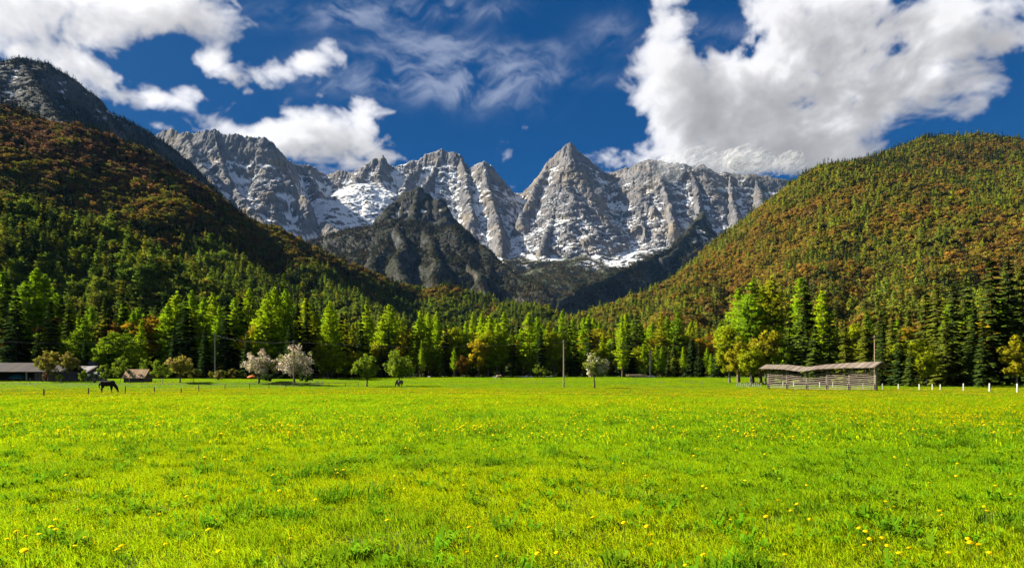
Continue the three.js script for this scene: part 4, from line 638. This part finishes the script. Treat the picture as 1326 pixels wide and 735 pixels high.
// ---- grazing animals: one continuous body each, meshed from tapered limbs
function animal(name, bones, size, res, mat, colour, x, y, z, turn, label, category, bump) {
  const mc = new MarchingCubes(res, mat, false, false, 120000); mc.isolation = 0;
  const n = res, f = mc.field;
  for (let k = 0; k < n; k++) for (let j = 0; j < n; j++) for (let i = 0; i < n; i++) {
    const p = [(i / n * 2 - 1) * size, (j / n * 2 - 1) * size, (k / n * 2 - 1) * size]; let s = 0;
    for (const [a, b, ra, rb] of bones) { const v = [b[0] - a[0], b[1] - a[1], b[2] - a[2]], w = [p[0] - a[0], p[1] - a[1], p[2] - a[2]], l = v[0] * v[0] + v[1] * v[1] + v[2] * v[2], t = clamp((v[0] * w[0] + v[1] * w[1] + v[2] * w[2]) / l, 0, 1), d = Math.hypot(w[0] - t * v[0], w[1] - t * v[1], w[2] - t * v[2]) - lerp(ra, rb, t); s += Math.exp(-d * 26); }
    f[k * n * n + j * n + i] = Math.log(Math.max(s, 1e-30)) / 26;
  }
  mc.update();
  const c = mc.count, g = new THREE.BufferGeometry(), P = new Float32Array(mc.positionArray.slice(0, c * 3)), C = new Float32Array(c * 3);
  for (let i = 0; i < P.length; i++) P[i] *= size;
  for (let i = 0; i < c; i++) { const q = colour(P[i * 3], P[i * 3 + 1], P[i * 3 + 2]); C.set(q, i * 3); }
  g.setAttribute('position', new THREE.BufferAttribute(P, 3)); g.setAttribute('normal', new THREE.BufferAttribute(new Float32Array(mc.normalArray.slice(0, c * 3)), 3)); g.setAttribute('color', new THREE.BufferAttribute(C, 3));
  const o = mesh(name, g, mat); o.position.set(x, y, z); o.rotation.y = turn; return tag(o, label, category);
}
const grazing = (k, tail) => {   // facing +x, feet at y = 0, head down at the grass
  const leg = (x, zz, hind, fwd) => hind ? [[[x, 0.98, zz], [x + 0.06, 0.72, zz], 0.17, 0.10], [[x + 0.06, 0.72, zz], [x - 0.10 + fwd, 0.46, zz], 0.095, 0.06], [[x - 0.10 + fwd, 0.46, zz], [x - 0.04 + fwd, 0.1, zz], 0.052, 0.045], [[x - 0.04 + fwd, 0.1, zz], [x + 0.02 + fwd, 0.04, zz], 0.055, 0.06]]
    : [[[x, 0.92, zz], [x + fwd * 0.4, 0.5, zz], 0.13, 0.065], [[x + fwd * 0.4, 0.5, zz], [x + fwd, 0.1, zz], 0.055, 0.043], [[x + fwd, 0.1, zz], [x + fwd + 0.04, 0.04, zz], 0.052, 0.06]];
  return [[[-0.52, 1.12, 0], [-0.1, 1.07, 0], 0.29, 0.30], [[-0.1, 1.07, 0], [0.42, 1.12, 0], 0.30, 0.29], [[-0.62, 1.2, 0], [-0.5, 1.1, 0], 0.2, 0.26], [[0.3, 1.3, 0], [0.5, 1.18, 0], 0.14, 0.2], [[0.5, 1.15, 0], [0.86, 0.72, 0], 0.24, 0.135], [[0.86, 0.72, 0], [0.98, 0.52, 0], 0.13, 0.12], [[0.98, 0.55, 0], [1.08, 0.22, 0], 0.125, 0.075], [[1.08, 0.22, 0], [1.1, 0.13, 0], 0.08, 0.07], [[0.9, 0.72, 0.07], [0.86, 0.86, 0.11], 0.04, 0.015], [[0.9, 0.72, -0.07], [0.86, 0.86, -0.11], 0.04, 0.015], [[0.45, 1.34, 0], [0.86, 0.86, 0], 0.06, 0.05],
    [[-0.76, 1.2, 0], [-0.9, 0.95, 0], 0.05, 0.07], [[-0.9, 0.95, 0], [-0.9, 0.5, 0], 0.07, 0.03], ...leg(-0.55, 0.16, true, 0.1), ...leg(-0.6, -0.16, true, -0.08), ...leg(0.38, 0.15, false, 0.12), ...leg(0.4, -0.15, false, -0.1)];
};
const hide = std(0xffffff, 0.85, { vertexColors: true });
{
  let d = depthAt(139, 508.3, 60, 110), [x, y, z] = spot(139, d);
  animal('horse', grazing(), 1.5, 84, hide, (a, b, c) => { const n = 1 + 0.3 * noise(a * 4, b * 4, c * 4); return [0.014 * n, 0.011 * n, 0.011 * n]; }, x, y - 0.02, z, 0.15, 'black horse grazing with its head down in the meadow', 'horse').scale.setScalar(1.15);
  d = 122; [x, y, z] = spot(517, d);
  animal('cow', grazing(), 1.5, 70, hide, (a, b, c) => noise(a * 2.2 + 3, b * 2.2, c * 2.2) + (b < 0.95 && a < 0.3 && a > -0.4 ? 0.35 : -0.12) > 0.2 ? [0.45, 0.42, 0.38] : [0.025, 0.02, 0.02], x, y - 0.02, z, 2.6, 'black and white cow grazing under the larger green fruit tree', 'cow');
  d = 185; [x, y, z] = spot(646, d);
  animal('cow', grazing(), 1.5, 70, hide, (a, b, c) => a > 0.1 || noise(a * 3, b * 3, c * 3) > 0.15 ? [0.55, 0.42, 0.3] : [0.2, 0.07, 0.03], x, y - 0.02, z, 3.3, 'brown and pale cow grazing far out near the wood edge', 'cow');
}

// ---------------------------------------------------------------- grass and flowers
function tuft(seed, blades, patch, h0, h1, width, bend) {
  const R = rng(seed), T = new Tris();
  for (let i = 0; i < blades; i++) {
    const f = R() * 6.2832, q = Math.sqrt(R()) * patch, x = Math.cos(f) * q, z = Math.sin(f) * q, h = h0 + (h1 - h0) * R() * R(), a = R() * 6.2832, lean = (0.15 + bend * R()) * h, w = width * (0.6 + 0.7 * R()), ca = Math.cos(a), sa = Math.sin(a), px = -sa * w / 2, pz = ca * w / 2;
    const mx = x + ca * lean * 0.35, mz = z + sa * lean * 0.35, my = h * 0.6, tx = x + ca * lean, tz = z + sa * lean, ty = h * (1 - 0.25 * bend * R()), k = 0.75 + 0.5 * R(), yel = R() < 0.12 ? 1.7 : 1, c = [k * yel, k * (yel > 1 ? 1.15 : 1), k];
    const n1 = [ca * 0.4 + (R() - 0.5) * 0.5, 0.8, sa * 0.4 + (R() - 0.5) * 0.5], l = Math.hypot(...n1), n = n1.map(v => v / l);
    T.tri([x - px, -0.02, z - pz], [x + px, -0.02, z + pz], [mx + px * 0.85, my, mz + pz * 0.85], n, c); T.tri([x - px, -0.02, z - pz], [mx + px * 0.85, my, mz + pz * 0.85], [mx - px * 0.85, my, mz - pz * 0.85], n, c); T.tri([mx - px * 0.85, my, mz - pz * 0.85], [mx + px * 0.85, my, mz + pz * 0.85], [tx, ty, tz], n, c);
  }
  return T.geo();
}
function weed(seed) {   // low rosette of broad leaves
  const R = rng(seed), T = new Tris();
  for (let i = 0; i < 16; i++) { const a = R() * 6.2832, l = 0.07 + 0.09 * R(), w = 0.012 + 0.016 * R(), up = 0.3 + 0.9 * R(), ca = Math.cos(a), sa = Math.sin(a), ox = (R() - 0.5) * 0.16, oz = (R() - 0.5) * 0.16, k = 0.75 + 0.5 * R(), m = [ox + ca * l * 0.55, l * up * 0.75 + 0.03, oz + sa * l * 0.55], e = [ox + ca * l, l * up * 0.6 + 0.03, oz + sa * l], n = [-ca * 0.3, 0.95, -sa * 0.3], c = [k, k, k];
    T.tri([ox, 0, oz], [m[0] - sa * w, m[1], m[2] + ca * w], [m[0] + sa * w, m[1], m[2] - ca * w], n, c); T.tri([m[0] - sa * w, m[1], m[2] + ca * w], e, [m[0] + sa * w, m[1], m[2] - ca * w], n, c); }
  return T.geo();
}
const m4 = new THREE.Matrix4(), qt = new THREE.Quaternion(), UPV = new THREE.Vector3(0, 1, 0), v3 = new THREE.Vector3(), s3 = new THREE.Vector3(), cc = new THREE.Color();
function meadowTint(R, x, z, d) {
  const n = fbm(x / 3.2, 3, z / 3.2, 3), n2 = fbm(x / 17 + 5, 1, z / 17, 3), n3 = noise(x / 0.55, 5, z / 0.55);
  const lush = ss(0.05, 0.4, n + 0.35 * n3 + 0.04), yel = ss(-0.25, 0.4, n2);
  const k = 0.85 + 0.3 * R(), c = [lerp(0.26, 0.36, yel), lerp(0.46, 0.48, yel), lerp(0.006, 0.004, yel)];
  return cc.setRGB(lerp(c[0], 0.13, lush * 0.6) * k, lerp(c[1], 0.29, lush * 0.6) * k, lerp(c[2], 0.006, lush) * k);
}
function scatter(geos, mat, name, label, category, count, d0, d1, seed, scale, keep, tint, power = 2) {
  const R = rng(seed), lists = geos.map(() => []);
  for (let i = 0; i < count; i++) {
    const u = R(), d = power === 2 ? Math.sqrt(lerp(d0 * d0, d1 * d1, u)) : lerp(d0, d1, Math.pow(u, power)), px = -95 + R() * 1516, x = X(px, d), z = -d; if (!keep(R, x, z, d)) continue;
    lists[Math.floor(R() * geos.length)].push([x, z, scale(R, x, z, d), R() * 6.2832, tint(R, x, z, d).clone()]);
  }
  lists.forEach((list, g) => {
    const im = new THREE.InstancedMesh(geos[g], mat, list.length);
    list.forEach(([x, z, s, t, c], i) => { im.setMatrixAt(i, m4.compose(v3.set(x, ground(x, z) - 0.005, z), qt.setFromAxisAngle(UPV, t), s3.set(s[0], s[1], s[0]))); im.setColorAt(i, c); });
    im.castShadow = im.receiveShadow = true; top(im, name); tag(im, label, category, null, 'stuff');
  });
}
const inMeadow = (R, x, z, d) => d < forestEdge(x) + 2;
const clumpy = (x, z) => 0.72 + 0.95 * fbm(x / 0.9, 8, z / 0.9, 3);
scatter([0, 1, 2].map(k => tuft(700 + k, 46, 0.17, 0.07, 0.24, 0.0075, 0.8)), M.leaf, 'near_grass', 'bright green blades of grass in the foreground', 'grass', 16000, 3.2, 15, 71, (R, x, z) => [1, (0.6 + 0.5 * R()) * clumpy(x, z)], () => true, meadowTint);
scatter([0, 1].map(k => tuft(710 + k, 34, 0.3, 0.08, 0.24, 0.016, 0.8)), M.leaf, 'meadow_grass', 'bright green grass of the middle meadow', 'grass', 62000, 14, 50, 72, (R, x, z) => [1, (0.75 + 0.5 * R()) * clumpy(x, z)], () => true, meadowTint);
scatter([0, 1].map(k => tuft(720 + k, 36, 0.85, 0.05, 0.15, 0.05, 0.7)), M.leaf, 'far_grass', 'short yellow green grass of the far meadow', 'grass', 90000, 46, 246, 73, (R) => [1, 0.7 + 0.6 * R()], inMeadow, meadowTint);
scatter([0, 1].map(k => weed(730 + k)), M.leaf, 'meadow_weed', 'dark green broad leaved plants among the grass', 'ground cover', 16000, 3.2, 26, 74, R => { const s = 0.5 + 0.5 * R(); return [s, s * 1.2]; }, (R, x, z) => R() < 0.15 + 0.6 * ss(0.0, 0.45, fbm(x / 1.1 + 3, 3, z / 1.1, 4)), R => cc.setRGB(0.12 + 0.05 * R(), 0.25 + 0.06 * R(), 0.008));
scatter([0, 1].map(k => tuft(735 + k, 60, 0.16, 0.14, 0.36, 0.010, 0.9)), M.leaf, 'tussock', 'taller dark green tussocks of grass in the foreground', 'grass', 5000, 3.2, 24, 75, R => [0.9 + 0.4 * R(), 0.75 + 0.4 * R()], (R, x, z) => fbm(x / 1.5 + 40, 3, z / 1.5, 3) > 0.27 && R() < 0.8, R => cc.setRGB(0.10 + 0.04 * R(), 0.24 + 0.05 * R(), 0.008));
// dandelions: stem, and a head of layered rays
function dandelionHead(seed, y) {
  const R = rng(seed), T = new Tris(), tx = (R() - 0.5) * 0.5, tz = (R() - 0.5) * 0.5;
  for (let L3 = 0; L3 < 3; L3++) { const n = 13 - 2 * L3, r = 0.027 - 0.006 * L3, hh = 0.003 + 0.005 * L3; for (let i = 0; i < n; i++) { const a = (i + R() * 0.5 + L3 * 0.4) / n * 6.2832, w = 0.30, p = (rr, aa, hy) => { const X0 = Math.cos(aa) * rr, Z0 = Math.sin(aa) * rr; return [X0, y + hy + X0 * tx + Z0 * tz, Z0]; }; const k = 0.88 + 0.24 * R(); T.tri([0, y, 0], p(r, a - w, hh), p(r * 0.97, a + w, hh), [Math.cos(a) * 0.25, 0.95, Math.sin(a) * 0.25], [0.80 * k, 0.62 * k, 0.008]); } }
  return T.geo();
}
const stemColour = g => { const n = g.attributes.position.count, c = new Float32Array(n * 3); for (let i = 0; i < n; i++) c.set([0.16, 0.24, 0.03], i * 3); g.setAttribute('color', new THREE.BufferAttribute(c, 3)); return g; };
const dStem = [0, 1, 2].map(k => stemColour(taper([[0, -0.02, 0], [0.012 * (k - 1), 0.1, 0.006], [0, 0.18, 0]], [0.003, 0.0028, 0.0026], 5))), dHead = [0, 1, 2, 3].map(k => dandelionHead(740 + k, 0.18));
{
  const R = rng(81), near = [];
  const wants = (x, z, d) => R() < 0.10 + 0.9 * ss(0.02, 0.34, fbm(x / 2.4, 6, z / 2.4, 3) + 0.10 * noise(x / 19, 1, z / 19) + 0.1 * ss(6, 20, d));
  // the foreground ones that stand out, then the rest at random
  for (const [px, py] of [[8, 692], [22, 688], [36, 690], [52, 682], [66, 685], [68, 690], [96, 698], [100, 660], [110, 690], [152, 703], [157, 700], [194, 660], [206, 657], [270, 683], [283, 712], [30, 720], [214, 700], [376, 698], [394, 682], [606, 680], [643, 711], [700, 712], [721, 712], [768, 668], [808, 682], [838, 685], [845, 701], [606, 712], [993, 677], [1016, 713], [1113, 685], [1125, 691], [1120, 698], [1129, 698], [1138, 698], [1149, 697], [1168, 714], [1180, 710], [1230, 715], [1251, 694], [1260, 703], [1272, 715], [1214, 663], [1220, 665], [1047, 668], [946, 665], [961, 649], [1009, 650], [1025, 661], [1148, 652], [1157, 652], [1311, 638], [1276, 653], [1279, 667], [888, 720], [912, 720], [1186, 622], [1203, 621], [1241, 600]]) { const d = F * (EYE - 0.2) / (py - HY); near.push([X(px, d), -d]); }
  while (near.length < 300) { const d = Math.sqrt(lerp(25, 22 * 22, R())), px = -10 + R() * 1346, x = X(px, d), z = -d; if (wants(x, z, d)) near.push([x, z]); }
  const headMat = M.petal;
  near.forEach(([x, z], i) => { const g = group('dandelion', x, ground(x, z), z, R() * 6.28), s = 0.75 + 0.4 * R(); g.scale.set(s, s * (0.85 + 0.35 * R()), s); g.rotation.z = (R() - 0.5) * 0.3; mesh('stem', dStem[i % 3], M.leaf, g); mesh('flower_head', dHead[i % 4], headMat, g); tag(g, 'yellow dandelion in flower standing in the near grass', 'dandelion', 'dandelions in the meadow'); });
  const geo = dHead.slice(0, 2).map((h, k) => mergeGeometries([h.clone(), dStem[k].clone()]));
  scatter(geo, M.petal, 'far_dandelions', 'countless small yellow dandelions dotted over the meadow', 'dandelions', 120000, 14, 110, 82, R => { const s = 1.05 + 0.6 * R(); return [s, s * 0.95]; }, (r, x, z, d) => r() < 0.6 && wants(x, z, d) && inMeadow(r, x, z, d), () => cc.setRGB(1, 1, 1));
}

// ---------------------------------------------------------------- the cloud's skirts that hang about the right-hand walls
{
  const R = rng(91), mat = new THREE.MeshPhysicalMaterial({ color: lin(0.9, 0.9, 0.9), roughness: 1, specularIntensity: 0, transparent: true, opacity: 0.07, side: THREE.DoubleSide, depthWrite: false });
  const puffs = [0, 1, 2].map(k => { const g = new THREE.IcosahedronGeometry(1, 5), a = g.attributes.position; for (let i = 0; i < a.count; i++) { const q = 1 + 0.75 * fbm(a.getX(i) * 1.4 + k * 9, a.getY(i) * 1.4, a.getZ(i) * 1.4, 4); a.setXYZ(i, a.getX(i) * q, a.getY(i) * q, a.getZ(i) * q); } g.computeVertexNormals(); return g; });
  const lists = [[], [], []];
  for (let i = 0; i < 34; i++) { const t = R(), px = lerp(842, 1040, t) + (R() - 0.5) * 20, d = 4400 + R() * 250, py = lerp(200, 219, R()) + 8 * Math.sin(t * 9) * R(), r = 30 + 45 * R(); lists[i % 3].push([X(px, d), Y(py, d), -d, r]); }
  for (const [px, py, r] of [[812, 232, 32], [818, 228, 28], [806, 236, 24], [826, 226, 26], [775, 247, 18]]) lists[0].push([X(px, 4350), Y(py, 4350), -4350, r]);
  lists.forEach((list, k) => { const im = new THREE.InstancedMesh(puffs[k], mat, list.length); list.forEach(([x, y, z, r], i) => im.setMatrixAt(i, m4.compose(v3.set(x, y, z), qt.setFromAxisAngle(UPV, i * 1.7), s3.set(r * 1.9, r, r)))); top(im, 'cloud'); tag(im, 'pale cloud hanging about the summits of the right-hand rock wall', 'cloud', null, 'stuff'); });
}
// ---------------------------------------------------------------- air
scene.fog = new THREE.FogExp2(new THREE.Color(0.22, 0.5, 1.0), 0.000011);
renderer.render(scene, camera);
